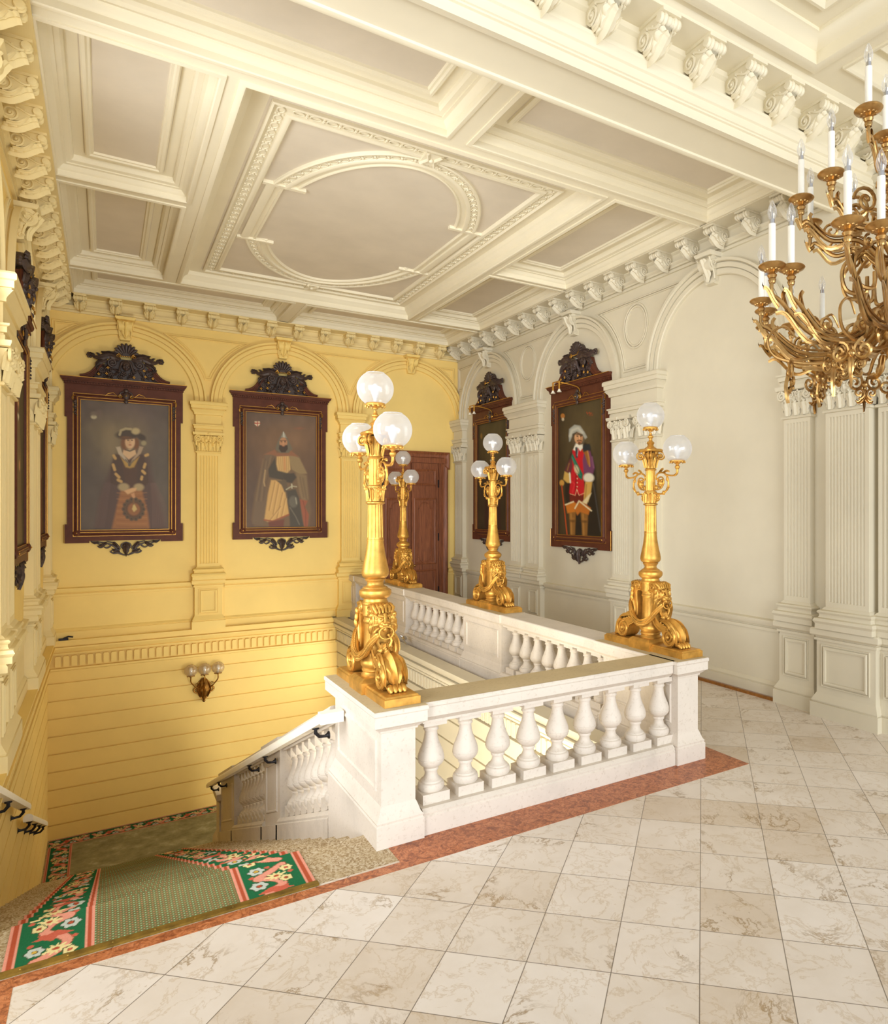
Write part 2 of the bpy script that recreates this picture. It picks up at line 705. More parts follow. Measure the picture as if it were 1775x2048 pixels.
def lowprof(zb):
    pr = [(LW, zb)]
    zz = []
    k = 0
    while G0 - GP * k > zb + 0.03:
        zz.append(G0 - GP * k)
        k += 1
    for z in reversed(zz):
        pr += [(LW, z - 0.014), (LW - 0.03, z - 0.011), (LW - 0.03, z + 0.009), (LW, z + 0.012)]
    pr += [(LW, -0.48), (LW + 0.04, -0.465), (LW + 0.04, -0.43), (LW - 0.02, -0.425), (LW - 0.02, -0.19), (LW + 0.045, -0.185), (LW + 0.05, -0.155), (LW + 0.03, -0.15), (LW + 0.03, -0.14),
           (LW + 0.07, -0.13), (LW + 0.11, -0.07), (LW + 0.11, -0.045), (LW + 0.06, -0.04), (LW + 0.06, -0.03), (LW + 0.085, -0.025), (LW + 0.085, 0.045), (LW + 0.115, 0.05), (LW + 0.115, 0.075), (-0.1, 0.075)]
    return pr


def dentil_band(m, fr, u0, u1, p=0.118):
    """Flat rounded upright bars of the band under the ledge."""
    n = int((u1 - u0) / p)
    for i in range(n):
        c = u0 + (i + 0.5) * (u1 - u0) / n
        a = 0.043
        poly = [(c - a, -0.40), (c + a, -0.40), (c + a, -0.235), (c + a * 0.7, -0.215), (c - a * 0.7, -0.215), (c - a, -0.235)]
        prism(m, poly, fr, LW - 0.021, LW + 0.03)


XW = 4.21                            # stairwell's right-hand wall
m = MB()
sweep(m, [(XW, YB), (XL, YB)], lowprof(ZL), FXY(), cap=False)
m.build('lower_panelling', M['yellow'], wall_back, smooth=30)
m = MB()
dentil_band(m, FB, XL + 0.12, XW - 0.1)
m.build('frieze_band', M['yellow'], wall_back, smooth=30)
m = MB()
sweep(m, [(XL, YB), (XL, 5.0)], lowprof(ZL), FXY(), cap=False)
m.build('lower_panelling', M['yellow'], wall_left, smooth=30)
m = MB()
dentil_band(m, FL, 5.1, YB - 0.12)
m.build('frieze_band', M['yellow'], wall_left, smooth=30)
m = MB()
sweep(m, [(XW, 5.2), (XW, YB)], lowprof(ZL), FXY(), cap=False)
FW = lambda u, v, h: (XW - h, u, v)
m.box(XW, XW + 0.04, 5.2, YB, ZL, -0.02)
wall_well = struct(m.build('wall_stairwell', M['cream'], smooth=30))
m = MB()
dentil_band(m, FW, 5.3, YB - 0.12)
m.build('frieze_band', M['cream'], wall_well, smooth=30)
m = MB()
m.box(1.6, XW + 0.04, 5.16, 5.2, ZL, -0.02)
struct(m.build('wall_front', M['cream'], smooth=None))

# ------------------------------------------------------------------ cornice, arches, dado per wall
CORN = [(0.0, 5.93), (0.035, 5.93), (0.035, 5.965), (0.02, 5.968), (0.02, 5.978), (0.055, 5.98), (0.055, 6.005), (0.085, 6.02), (0.10, 6.035), (0.10, 6.045), (0.06, 6.05), (0.06, 6.155),
        (0.075, 6.16), (0.10, 6.175), (0.10, 6.19), (0.40, 6.19), (0.40, 6.203), (0.35, 6.203)]
ARCHI = [(-0.185, 0.0), (-0.185, 0.03), (-0.21, 0.05), (-0.21, 0.11), (-0.175, 0.11), (-0.165, 0.085), (-0.165, 0.055), (-0.152, 0.055), (-0.152, 0.08), (-0.09, 0.08), (-0.09, 0.04), (-0.077, 0.04), (-0.077, 0.06), (-0.012, 0.06), (0.0, 0.045), (0.0, 0.0)]
R_IN, VS = 1.13, 4.50
GRV = [(-0.034, 0.0), (-0.034, 0.022), (-0.02, 0.028), (-0.006, 0.022), (-0.006, 0.001), (0.006, 0.001), (0.006, 0.02), (0.02, 0.026), (0.034, 0.018), (0.034, 0.0)]


def arches(wall, fr, centres, mat, ends):
    for c in centres:
        m = MB()
        sweep(m, arcpts((c, VS), R_IN, 0, pi, 48), ARCHI, fr)
        m.build('arch_moulding', mat, wall, smooth=30)


def spandrel(m, fr, ca, cb, medallion=False):
    r, top = 1.42, 5.74
    if ca is None or cb is None:
        # half spandrel against a corner: cb/ca is a (corner u, arch centre) pair
        u, c = cb if ca is None else ca
        s = 1 if u > c else -1
        hi = math.sqrt(max(0.01, r * r - (top - VS) ** 2))
        pts = []
        for i in range(13):
            v = top - (top - 5.25) * i / 12
            x = c + s * math.sqrt(r * r - (v - VS) ** 2)
            if (u - s * 0.12 - x) * s < 0.02:
                break
            pts.append((x, v))
        poly = pts + [(u - s * 0.12, pts[-1][1]), (u - s * 0.12, top)]
    else:
        L, R = [], []
        for i in range(25):
            v = top - (top - 4.66) * i / 24
            d = math.sqrt(r * r - (v - VS) ** 2)
            a, b = ca + d, cb - d
            if b - a < 0.05:
                break
            L.append((a, v))
            R.append((b, v))
        poly = L + R[::-1]
    sweep(m, poly, GRV, fr, closed=True)
    if medallion:
        mid = ((ca + cb) / 2, 5.33)
        sweep(m, ellipse(mid, 0.27, 0.33, 40), GRV, fr, closed=True)


def keystone(m, fr, c, proj=0.225):
    """Tapered scroll bracket at an arch crown, with a moulded cap."""
    f2 = fr
    z0, z1 = 5.52, 5.93
    # side profile (h, v): cap, big upper volute, waist, small lower roll
    prof = [(0.0, z1 - 0.05), (proj - 0.03, z1 - 0.05)]
    prof += [(proj - 0.10 + 0.10 * cos(a), z1 - 0.15 + 0.10 * sin(a)) for a in [pi / 2 - i * pi / 8 for i in range(1, 10)]]
    prof += [(proj - 0.15, z0 + 0.10), (proj - 0.13, z0 + 0.06), (proj - 0.135, z0 + 0.01), (proj - 0.17, z0), (0.0, z0)]
    n = len(prof)
    vs = []
    for s in (-1, 1):
        for h, v in prof:
            w = 0.075 + 0.05 * (v - z0) / (z1 - z0)
            vs.append(f2(c + s * w, v, h))
    fs = [tuple(range(n)), tuple(range(2 * n - 1, n - 1, -1))] + [(i, (i + 1) % n, n + (i + 1) % n, n + i) for i in range(n)]
    m.add(vs, fs)
    molded(m, fr, c - 0.13, c + 0.13, proj - 0.02, [(0, z1 - 0.055), (0.012, z1 - 0.05), (0.03, z1 - 0.02), (0.03, z1)])
    for s in (-1, 1):
        sp = spiral((proj - 0.10, z1 - 0.15), 0.09, 0.012, pi / 2, 1.6, 26)
        tube(m, [f2(c + s * 0.118, v, h) for h, v in sp], 0.011, 5)
        sp = spiral((proj - 0.16, z0 + 0.045), 0.035, 0.006, 0, 1.2, 12)
        tube(m, [f2(c + s * 0.085, v, h) for h, v in sp], 0.008, 5)
        # edge rolls down the front
        tube(m, [f2(c + s * (0.085 + 0.03 * t), z0 + 0.06 + 0.27 * t, proj - 0.145 + 0.14 * t ** 1.6) for t in [i / 8 for i in range(9)]], 0.014, 6)
    leaf(m, [f2(c, z0 + 0.32 - 0.3 * t, proj + 0.012 - 0.13 * (t * 1.3 if t < 0.75 else 0.97)) for t in (0, 0.35, 0.7, 1.0)], 0.17, Vector(f2(0, 0, 1)) - Vector(f2(0, 0, 0)), 4, 14, 0.022)


DADO = [(0, 0.0), (0.045, 0.0), (0.045, 0.15), (0.03, 0.155), (0.03, 0.165), (0.04, 0.17), (0.02, 0.2), (0.006, 0.21), (0.006, 0.84), (0.03, 0.845), (0.03, 0.885), (0.012, 0.89), (0.012, 0.902), (0.04, 0.91), (0.06, 0.945), (0.06, 0.985), (0.045, 0.99), (0.0, 1.0)]
# on the stairwell side the wall stands on the ledge: a raised lower course runs along it
PED = [(0.055, 0.0), (0.055, 0.17), (0.04, 0.175), (0.04, 0.187), (0.048, 0.19), (0.02, 0.24), (0.005, 0.27), (0.0, 0.28), (0.0, 0.88), (0.022, 0.885), (0.022, 0.915), (0.01, 0.918), (0.01, 0.928), (0.03, 0.932), (0.055, 0.955), (0.055, 1.01), (0.04, 1.03)]


def shaft(m, fr, u0, u1, proj, v0, v1, nf):
    """Fluted pilaster shaft standing off the wall."""
    w = u1 - u0
    edge = w * 0.075
    fw = (w - 2 * edge) / nf
    plan = [(u0, 0.0), (u0, proj)]
    for i in range(nf):
        a = u0 + edge + i * fw
        b = a + fw
        g = fw * 0.16
        mid, rr = (a + b) / 2, (fw / 2 - g)
        plan.append((a + g, proj))
        plan += [(mid - rr * cos(t), proj - rr * 1.15 * sin(t)) for t in [pi * k / 5 for k in range(1, 5)]]
        plan.append((b - g, proj))
    plan += [(u1, proj), (u1, 0.0)]
    flat0 = v0 + 0.06
    flat1 = v1 - 0.05
    n = len(plan)
    vs = [fr(u, flat0, h) for u, h in plan] + [fr(u, flat1, h) for u, h in plan]
    m.add(vs, [(i, i + 1, n + i + 1, n + i) for i in range(n - 1)])
    for a, b in ((v0, flat0), (flat1, v1)):
        P = [(u0, 0), (u0, proj), (u1, proj), (u1, 0)]
        vs = [fr(u, a, h) for u, h in P] + [fr(u, b, h) for u, h in P]
        m.add(vs, [(0, 1, 5, 4), (1, 2, 6, 5), (2, 3, 7, 6), (0, 1, 2, 3), (4, 5, 6, 7)])


PBASE = [(0.085, 1.03), (0.085, 1.09), (0.09, 1.095), (0.105, 1.12), (0.09, 1.15), (0.06, 1.16), (0.05, 1.18), (0.052, 1.2), (0.065, 1.21), (0.072, 1.225), (0.06, 1.24), (0.03, 1.25), (0.015, 1.27), (0.0, 1.28)]


def capital(m, fr, u0, u1, proj, v0=3.50, v1=3.90, big=False):
    """Leafy capital: flared bell, two rows of leaves, corner volutes, thin abacus."""
    w = u1 - u0
    molded(m, fr, u0, u1, proj, [(0.0, v0), (0.022, v0 + 0.005), (0.03, v0 + 0.02), (0.02, v0 + 0.035), (0.0, v0 + 0.04), (0.0, v0 + 0.16), (0.02, v0 + 0.26), (0.05, v0 + 0.33)])
    molded(m, fr, u0, u1, proj, [(0.05, v1 - 0.06), (0.07, v1 - 0.05), (0.08, v1 - 0.02), (0.08, v1)])
    N = Vector(fr(0, 0, 1)) - Vector(fr(0, 0, 0))
    nl = 4 if big else 3
    for row, (vb, vt, off) in enumerate(((v0 + 0.04, v0 + 0.21, 0.0), (v0 + 0.14, v0 + 0.32, 0.5))):
        for i in range(nl + (1 if row else 0)):
            u = u0 + (i + 0.5 - off) * w / nl
            u = min(max(u, u0 + 0.02), u1 - 0.02)
            leaf(m, [fr(u, vb, proj + 0.004), fr(u, (vb + vt) / 2, proj + 0.016), fr(u, vt - 0.01, proj + 0.036), fr(u, vt - 0.02, proj + 0.056)], w / nl * 1.12, N, 4, 14, 0.018, ridge=0.9, taper=0.5)
    for u, s in ((u0, -1), (u1, 1)):
        side = 0.035 * s
        leaf(m, [fr(u + side * 0.1, v0 + 0.05, proj * 0.5), fr(u + side * 0.6, v0 + 0.16, proj * 0.5), fr(u + side * 1.7, v0 + 0.22, proj * 0.5)], proj * 1.0, Vector(fr(s, 0, 0)) - Vector(fr(0, 0, 0)), 3, 8, 0.012)
        sp = spiral((u - s * 0.01, v1 - 0.12), 0.062, 0.01, pi / 2, -1.7 * s, 26)
        tube(m, [fr(a, b, proj + 0.062) for a, b in sp], 0.014, 6)
        sp2 = spiral((u - s * 0.36 * w, v1 - 0.11), 0.04, 0.008, pi / 2, 1.3 * s, 16)
        tube(m, [fr(a, b, proj + 0.055) for a, b in sp2], 0.009, 5)
        tube(m, [fr(u - s * 0.3 * w, v0 + 0.2, proj + 0.03), fr(u - s * 0.17 * w, v0 + 0.3, proj + 0.05), fr(u - s * 0.01, v1 - 0.058, proj + 0.062)], [0.008, 0.012, 0.014], 6)
    lathe(m, [(0.0, 0.0), (0.028, 0.004), (0.03, 0.012), (0.012, 0.022), (0.0, 0.024)], (0, 0, 0), 8,
          ax=lambda x, y, z: fr((u0 + u1) / 2 + x, v1 - 0.03 + y, proj + 0.075 + z))


IMPO = [(0.0, 3.90), (0.03, 3.90), (0.03, 3.95), (0.02, 3.955), (0.02, 3.965), (0.045, 3.97), (0.045, 4.02), (0.065, 4.03), (0.065, 4.05), (0.015, 4.055), (0.015, 4.24), (0.04, 4.245), (0.04, 4.27), (0.05, 4.29), (0.095, 4.34), (0.08, 4.345), (0.08, 4.357), (0.10, 4.36), (0.10, 4.42), (0.12, 4.43), (0.12, 4.48), (0.105, 4.50)]


def pilaster(wall, fr, spans, mat, name='pilaster', proj=0.10, z0=0.0, nf=7, big=False, ped=None, panel=True, impost=True):
    """spans: list of (u0, u1) shafts sharing one pedestal and one impost block."""
    a, b = ped or (spans[0][0] - 0.05, spans[-1][1] + 0.05)
    m = MB()
    sh = 1.03
    molded(m, fr, a, b, proj, [(d, v if v > 0.3 else v + z0) for d, v in PED])
    if panel:
        for u0, u1 in ([(a, b)] if len(spans) == 1 else [(s[0] - 0.03, s[1] + 0.03) for s in spans]):
            rect = [(u0 + 0.09, 0.38), (u1 - 0.09, 0.38), (u1 - 0.09, 0.82), (u0 + 0.09, 0.82)]
            f2 = lambda u, v, h: fr(u, v, h + proj)
            sweep(m, rect, [(0.035, 0.0), (0.035, 0.02), (0.015, 0.026), (0.002, 0.018), (0.002, 0.002), (-0.010, 0.002), (-0.010, 0.014), (-0.022, 0.016), (-0.022, 0.0)], f2, closed=True)
    root = m.build(name, mat, wall, smooth=30)
    for u0, u1 in spans:
        m = MB()
        shaft(m, fr, u0, u1, proj, 1.28, 3.50, nf)
        molded(m, fr, u0, u1, proj, PBASE)
        m.build('shaft', mat, root, smooth=30)
        m = MB()
        capital(m, fr, u0, u1, proj, big=big)
        m.build('capital', mat, root, smooth=40)
    if impost:
        m = MB()
        molded(m, fr, spans[0][0] - 0.01, spans[-1][1] + 0.01, proj, IMPO)
        m.build('impost', mat, root, smooth=30)
    return root


def dado(wall, fr, spans, mat, z0=0.0):
    m = MB()
    f2 = lambda a, b, c: fr(a, c, b)
    for u0, u1 in spans:
        sweep(m, [(u0, 0.0), (u1, 0.0)], [(d, v + (z0 if v < 0.3 else 0)) for d, v in DADO], f2, cap=False)
    m.build('dado', mat, wall, smooth=30)


# back wall -------------------------------------------------------------
Y_, C_ = M['yellow'], M['cream']
m = MB()
sweep(m, [(XR, YB), (XL, YB)], CORN, FXY(), cap=False)
corn_back = m.build('cornice', M['straw'], wall_back, smooth=30)
arches(wall_back, FB, BACK_ARCH, Y_, None)
m = MB()
spandrel(m, FB, BACK_ARCH[0], BACK_ARCH[1])
spandrel(m, FB, BACK_ARCH[1], BACK_ARCH[2])
spandrel(m, FB, None, (XR, BACK_ARCH[2]))
spandrel(m, FB, (XL, BACK_ARCH[0]), None)
m.build('spandrel_panel', Y_, wall_back, smooth=30)
for c in BACK_ARCH:
    m = MB()
    keystone(m, FB, c)
    m.build('keystone', Y_, wall_back, smooth=35)
pilaster(wall_back, FB, [(1.49, 1.89)], Y_, z0=0.05, ped=(1.45, 1.93))
pilaster(wall_back, FB, [(4.26, 4.66)], Y_, z0=0.05, ped=(4.2, 4.72))
dado(wall_back, FB, [(XL, 1.40), (1.98, 4.2)], Y_, 0.06)
dado(wall_back, FB, [(6.78, XR)], Y_, 0.0)

# right wall ------------------------------------------------------------
m = MB()
sweep(m, [(XR, 1.5), (XR, YB)], CORN, FXY(), cap=False)
corn_right = m.build('cornice', C_, wall_right, smooth=30)
arches(wall_right, FR, SIDE_ARCH, C_, None)
m = MB()
spandrel(m, FR, SIDE_ARCH[1], SIDE_ARCH[0], True)
spandrel(m, FR, SIDE_ARCH[2], SIDE_ARCH[1], True)
spandrel(m, FR, None, (YB, SIDE_ARCH[0]))
m.build('spandrel_panel', C_, wall_right, smooth=30)
for c in SIDE_ARCH:
    m = MB()
    keystone(m, FR, c)
    m.build('keystone', C_, wall_right, smooth=35)
pilaster(wall_right, FR, [(11.32, 11.76), (12.0, 12.44)], C_)
pilaster(wall_right, FR, [(7.90, 8.34), (8.56, 9.0)], C_)
pilaster(wall_right, FR, [(14.74, 15.16)], C_, ped=(14.7, 15.2))
pilaster(wall_right, FR, [(5.17, 5.55)], C_, ped=(5.12, 5.62), proj=0.09)
pilaster(wall_right, FR, [(4.36, 4.90)], C_, ped=(4.28, 5.02), proj=0.17, nf=11, big=True, name='giant_pilaster')
pilaster(wall_right, FR, [(3.96, 4.30)], C_, ped=(3.9, 4.3), proj=0.09, nf=6, impost=False)
dado(wall_right, FR, [(9.10, 11.22), (5.68, 7.80), (12.54, 14.65), (1.5, 3.9)], C_)
m = MB()
m.box(6.915, 6.945, 1.5, YB, 0.0, 0.035)
wd = struct(m.build('baseboard_right', M['woodstrip'], smooth=None))
m = MB()
m.box(6.945, XR - 0.04, 1.5, YB, 0.0, 0.03)
m.build('stone_strip', M['purple'], wd, smooth=None)

# left wall -------------------------------------------------------------
m = MB()
sweep(m, [(XL, YB), (XL, 5.0)], CORN, FXY(), cap=False)
corn_left = m.build('cornice', M['straw'], wall_left, smooth=30)
arches(wall_left, FL, SIDE_ARCH, M['straw'], None)
m = MB()
spandrel(m, FL, SIDE_ARCH[1], SIDE_ARCH[0])
spandrel(m, FL, SIDE_ARCH[2], SIDE_ARCH[1])
m.build('spandrel_panel', M['straw'], wall_left, smooth=30)
for c in SIDE_ARCH:
    m = MB()
    keystone(m, FL, c)
    m.build('keystone', M['straw'], wall_left, smooth=35)
pilaster(wall_left, FL, [(11.32, 11.76), (12.0, 12.44)], M['straw'], z0=0.05)
pilaster(wall_left, FL, [(7.90, 8.34), (8.56, 9.0)], M['straw'], z0=0.05)
pilaster(wall_left, FL, [(14.74, 15.16)], M['straw'], ped=(14.7, 15.2), z0=0.05)
dado(wall_left, FL, [(9.10, 11.22), (5.0, 7.80), (12.54, 14.65)], M['straw'], 0.06)

# ------------------------------------------------------------------ modillions (one mesh, many brackets)


def modillion_mesh(big=False):
    """Scroll bracket: local x along the wall, -y out into the room, top at z = 0, back at y = 0."""
    m = MB()
    L, H, W = 0.31, 0.165, 0.15
    rv, rs = 0.068, 0.036
    top, bot = [], []
    prof = [(0, 0), (L - rs, 0)]
    prof += [(L - rs + rs * sin(a), -rs + rs * cos(a)) for a in [i * pi / 6 for i in range(1, 7)]]
    prof += bez((L - rs - 0.01, -2 * rs), (L * 0.68, -2.2 * rs), (L * 0.62, -H * 0.98), (0.09, -H), 8)
    prof += [(0.045, -H + 0.008), (0.0, -H + 0.05)]
    n = len(prof)
    vs = [(s * W / 2, -y, z) for s in (-1, 1) for y, z in prof]
    m.add(vs, [tuple(range(n)), tuple(range(2 * n - 1, n - 1, -1))] + [(i, (i + 1) % n, n + (i + 1) % n, n + i) for i in range(n)])
    for s in (-1, 1):
        x = s * (W / 2 + 0.004)
        sp = spiral((0.075, -H + 0.07), rv, 0.012, -pi / 2, 1.55, 26)
        tube(m, [(x, -a, b) for a, b in sp], 0.012, 5)
        ball(m, (x, -0.075, -H + 0.07), 0.018, 8, 5)
        sp = spiral((L - rs, -rs), rs, 0.008, pi / 2, -1.4, 16)
        tube(m, [(x, -a, b) for a, b in sp], 0.009, 5)
        # the diagonal band joining the two volutes
        tube(m, [(x, -a, b) for a, b in bez((0.075 + rv * 0.7, -H + 0.12), (0.15, -0.015), (0.2, -0.10), (L - rs - 0.01, -rs * 2), 10)], 0.012, 5)
        for q in (0.12, 0.15, 0.185):
            ball(m, (x * 0.98, -q, -0.035 - (q - 0.12) * 0.25), 0.013, 6, 4)
    # front roll with two collars
    for xc, r in ((0, rs * 1.02), (-W * 0.32, rs * 1.25), (W * 0.32, rs * 1.25), (-W * 0.55, rs * 1.15), (W * 0.55, rs * 1.15)):
        lathe(m, [(0, -0.02), (r * 0.8, -0.018), (r, 0.0), (r * 0.8, 0.018), (0, 0.02)], (0, 0, 0), 10, ax=lambda x, y, z, xc=xc: (xc + z, -(L - rs) - 0.004 + y, -rs + x))
    # leaf under the belly
    pth = [(0, -0.275, -0.075), (0, -0.235, -0.09), (0, -0.18, -H * 0.80), (0, -0.12, -H - 0.008), (0, -0.06, -H - 0.012), (0, -0.02, -H - 0.004)]
    leaf(m, pth, W * 1.15, (0, -0.7, -0.7), 5, 22, 0.026, ridge=1.1, taper=0.16)
    for s in (-1, 1):
        leaf(m, [(s * 0.05, -0.05, -H - 0.002), (s * 0.066, -0.14, -H - 0.004), (s * 0.085, -0.2, -H * 0.62)], 0.06, (0, 0, -1), 3, 8, 0.012)
    # abacus
    m.box(-W / 2 - 0.015, W / 2 + 0.015, -L - 0.01, 0.0, 0.0, 0.026)
    return m


MODM = {}
for key in ('cream', 'straw', 'ceil'):
    MODM[key] = modillion_mesh().mesh('modillion', M[key], 40)
ZM = 6.165
for i in range(15):
    x = -0.354 + 0.527 * i
    if x < XR - 0.2:
        inst(MODM['straw'], 'modillion', wall_back, (x, YB - 0.06, ZM))
for i in range(22):
    y = 14.9 - 0.556 * i
    if y > 1.8 and not (4.3 < y < 5.1):
        inst(MODM['cream'], 'modillion', wall_right, (XR - 0.06, y, ZM), -pi / 2)
for i in range(18):
    y = 14.9 - 0.556 * i
    if y > 5.3:
        inst(MODM['straw'], 'modillion', wall_left, (XL + 0.06, y, ZM), pi / 2)

# ------------------------------------------------------------------ ceiling


def plate(m, x0, x1, y0, y1, holes, z):
    xs = sorted({x0, x1, *[h[0] for h in holes], *[h[1] for h in holes]})
    ys = sorted({y0, y1, *[h[2] for h in holes], *[h[3] for h in holes]})
    xs = [x for x in xs if x0 <= x <= x1]
    ys = [y for y in ys if y0 <= y <= y1]
    for a, b in zip(xs, xs[1:]):
        for c, d in zip(ys, ys[1:]):
            mx, my = (a + b) / 2, (c + d) / 2
            if any(h[0] < mx < h[1] and h[2] < my < h[3] for h in holes):
                continue
            m.quad((a, c, z), (b, c, z), (b, d, z), (a, d, z))


CXL, CXR = XL + 0.42, XR - 0.44      # cornice lips
BIG = (1.07, 5.03, 6.77, 13.22)
COFF = [(CXL, 0.84, 6.76, 9.72), (CXL, 0.80, 9.96, 13.18), (CXL, 2.88, 13.42, YB - 0.42), (3.16, CXR, 13.42, YB - 0.42),
        (5.26, CXR, 6.75, 9.87), (5.25, CXR, 10.07, 13.16), (CXL, 2.89, 5.15, 6.51), (3.19, CXR, 5.15, 6.51)]
m = MB()
plate(m, XL, XR, 4.9, YB, COFF + [BIG], ZS)
m.box(XL - 0.3, XR + 0.3, 4.9, YB + 0.3, 6.75, 6.9)
ceiling = struct(m.build('ceiling', M['ceil'], smooth=None))
# coffer moulding: lip on the beam, ogee, ledge, then a framed panel
CPROF = [(-0.055, ZS), (-0.055, ZS - 0.014), (-0.03, ZS - 0.02), (-0.012, ZS - 0.02), (0.0, ZS - 0.012), (0.0, ZS + 0.05), (0.012, ZS + 0.055), (0.03, ZS + 0.075), (0.055, ZS + 0.10),
         (0.085, ZS + 0.105), (0.085, ZS + 0.118), (0.13, ZS + 0.13), (0.15, ZS + 0.155), (0.155, ZS + 0.19), (0.26, ZS + 0.195), (0.262, ZS + 0.165), (0.275, ZS + 0.155), (0.30, ZS + 0.155), (0.315, ZS + 0.17), (0.335, ZS + 0.172), (0.345, ZS + 0.195)]
for c in COFF:
    m = MB()
    path = [(c[0], c[2]), (c[1], c[2]), (c[1], c[3]), (c[0], c[3])]
    small = min(c[1] - c[0], c[3] - c[2])
    k = 1.0 if small > 1.2 else 0.9
    sweep(m, path, [(d * k, z) for d, z in CPROF], FXY(), closed=True)
    co = m.build('coffer', M['ceil'], ceiling, smooth=30)
    m = MB()
    z = ZS + 0.194
    m.quad((c[0] + 0.25, c[2] + 0.25, z), (c[1] - 0.25, c[2] + 0.25, z), (c[1] - 0.25, c[3] - 0.25, z), (c[0] + 0.25, c[3] - 0.25, z))
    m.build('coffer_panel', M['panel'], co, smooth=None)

# big coffer with the carved band and the notched oval
x0, x1, y0, y1 = BIG
m = MB()
sweep(m, [(x0, y0), (x1, y0), (x1, y1), (x0, y1)], [(-0.07, ZS), (-0.07, ZS - 0.015), (-0.04, ZS - 0.025), (-0.015, ZS - 0.025), (0.0, ZS - 0.012), (0.0, ZS + 0.06), (0.02, ZS + 0.07), (0.05, ZS + 0.1), (0.09, ZS + 0.125), (0.10, ZS + 0.17), (0.105, ZS + 0.185), (0.26, ZS + 0.19)], FXY(), closed=True)
bigc = m.build('oval_coffer', M['ceil'], ceiling, smooth=30)
ZP = ZS + 0.19
m = MB()
m.quad((x0 + 0.2, y0 + 0.2, ZP), (x1 - 0.2, y0 + 0.2, ZP), (x1 - 0.2, y1 - 0.2, ZP), (x0 + 0.2, y1 - 0.2, ZP))
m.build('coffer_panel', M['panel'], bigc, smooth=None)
bx0, bx1, by0, by1 = 1.36, 4.77, 7.17, 12.92          # outer edge of the carved band
BAND = [(0.0, ZP), (0.0, ZP - 0.035), (0.02, ZP - 0.045), (0.04, ZP - 0.03), (0.045, ZP - 0.015), (0.155, ZP - 0.015), (0.16, ZP - 0.035), (0.18, ZP - 0.045), (0.22, ZP - 0.04), (0.235, ZP - 0.02), (0.24, ZP)]
m = MB()
sweep(m, [(bx0, by0), (bx1, by0), (bx1, by1), (bx0, by1)], BAND, FXY(), closed=True)


def chain(m, pts, step, closed=True):
    """Links and little flowers along a path, like a guilloche."""
    acc = 0.0
    P = pts + ([pts[0]] if closed else [])
    for a, b in zip(P, P[1:]):
        L = math.hypot(b[0] - a[0], b[1] - a[1])
        if L < 1e-6:
            continue
        tx, ty = (b[0] - a[0]) / L, (b[1] - a[1]) / L
        d = step - acc
        while d <= L:
            cx, cy = a[0] + tx * d, a[1] + ty * d
            ring = []
            for i in range(12):
                an = 2 * pi * i / 12
                q, w = cos(an) * step * 0.33, sin(an) * 0.036
                ring.append((cx + tx * q - ty * w, cy + ty * q + tx * w, ZP - 0.022))
            tube(m, ring, 0.007, 5, closed=True)
            fx, fy = cx + tx * step / 2, cy + ty * step / 2
            ball(m, (fx, fy, ZP - 0.02), 0.018, 6, 4)
            for s in (-1, 1):
                ball(m, (fx - ty * 0.034 * s, fy + tx * 0.034 * s, ZP - 0.018), 0.014, 6, 4)
            d += step
        acc = (acc + L) % step


chain(m, [(bx0 + 0.1, by0 + 0.1), (bx1 - 0.1, by0 + 0.1), (bx1 - 0.1, by1 - 0.1), (bx0 + 0.1, by1 - 0.1)], 0.165)
m.build('carved_band', M['ceil'], bigc, smooth=35)

ocx, ocy = (bx0 + bx1) / 2, (by0 + by1) / 2 - 0.03


def notched(off):
    """Outline of the inner field: straight long sides, half-rounds at both ends with notched shoulders."""
    hw = 1.38 - off
    nx = 0.26
    ny = 0.98 - off * 0.0
    ry = 2.50 - off
    out = []
    pts = []
    rx = hw - nx
    for sgn in (1, -1):
        # end arc: ellipse from right shoulder to left shoulder
        a0 = math.asin(min(1, (ny + 0.05) / ry))
        arc = [(rx * cos(a) / cos(a0), ry * sin(a)) for a in [a0 + (pi - 2 * a0) * i / 40 for i in range(41)]]
        side = [(hw, ny * 0.0)]
        seq = [(hw, ny + off), ] + arc + [(-hw, ny + off)]
        pts += [(x * sgn, y * sgn) for x, y in seq]
    return [(ocx + x, ocy + y) for x, y in pts]


OV = [(0.0, ZP), (0.0, ZP - 0.03), (0.015, ZP - 0.04), (0.04, ZP - 0.035), (0.05, ZP - 0.015), (0.13, ZP - 0.015), (0.135, ZP - 0.035), (0.155, ZP - 0.045), (0.19, ZP - 0.04), (0.2, ZP - 0.01), (0.27, ZP - 0.01), (0.275, ZP - 0.025), (0.29, ZP - 0.03), (0.31, ZP - 0.012), (0.315, ZP)]
m = MB()
for sgn in (1, -1):
    ny, ry, hw = 1.02, 2.62, 1.36
    a0 = math.asin(ny / ry)
    rx = 1.36
    arc = [(ocx + sgn * rx * cos(a) / cos(a0) * 1.0, ocy + sgn * ry * sin(a)) for a in [a0 + (pi - 2 * a0) * i / 44 for i in range(45)]]
    sweep(m, arc, OV, FXY())
    chain(m, [(ocx + (p[0] - ocx) * 0.935, ocy + (p[1] - ocy) * 0.964) for p in arc], 0.15, closed=False)
    # shoulders joining the end arc to the straight sides
    for s2 in (1, -1):
        xs = ocx + s2 * 1.47
        m.box(min(xs, xs - s2 * 0.50), max(xs, xs - s2 * 0.50), ocy + sgn * ny - 0.045 if sgn > 0 else ocy - ny - 0.015, ocy + ny + 0.015 if sgn > 0 else ocy - ny + 0.045, ZP - 0.04, ZP)
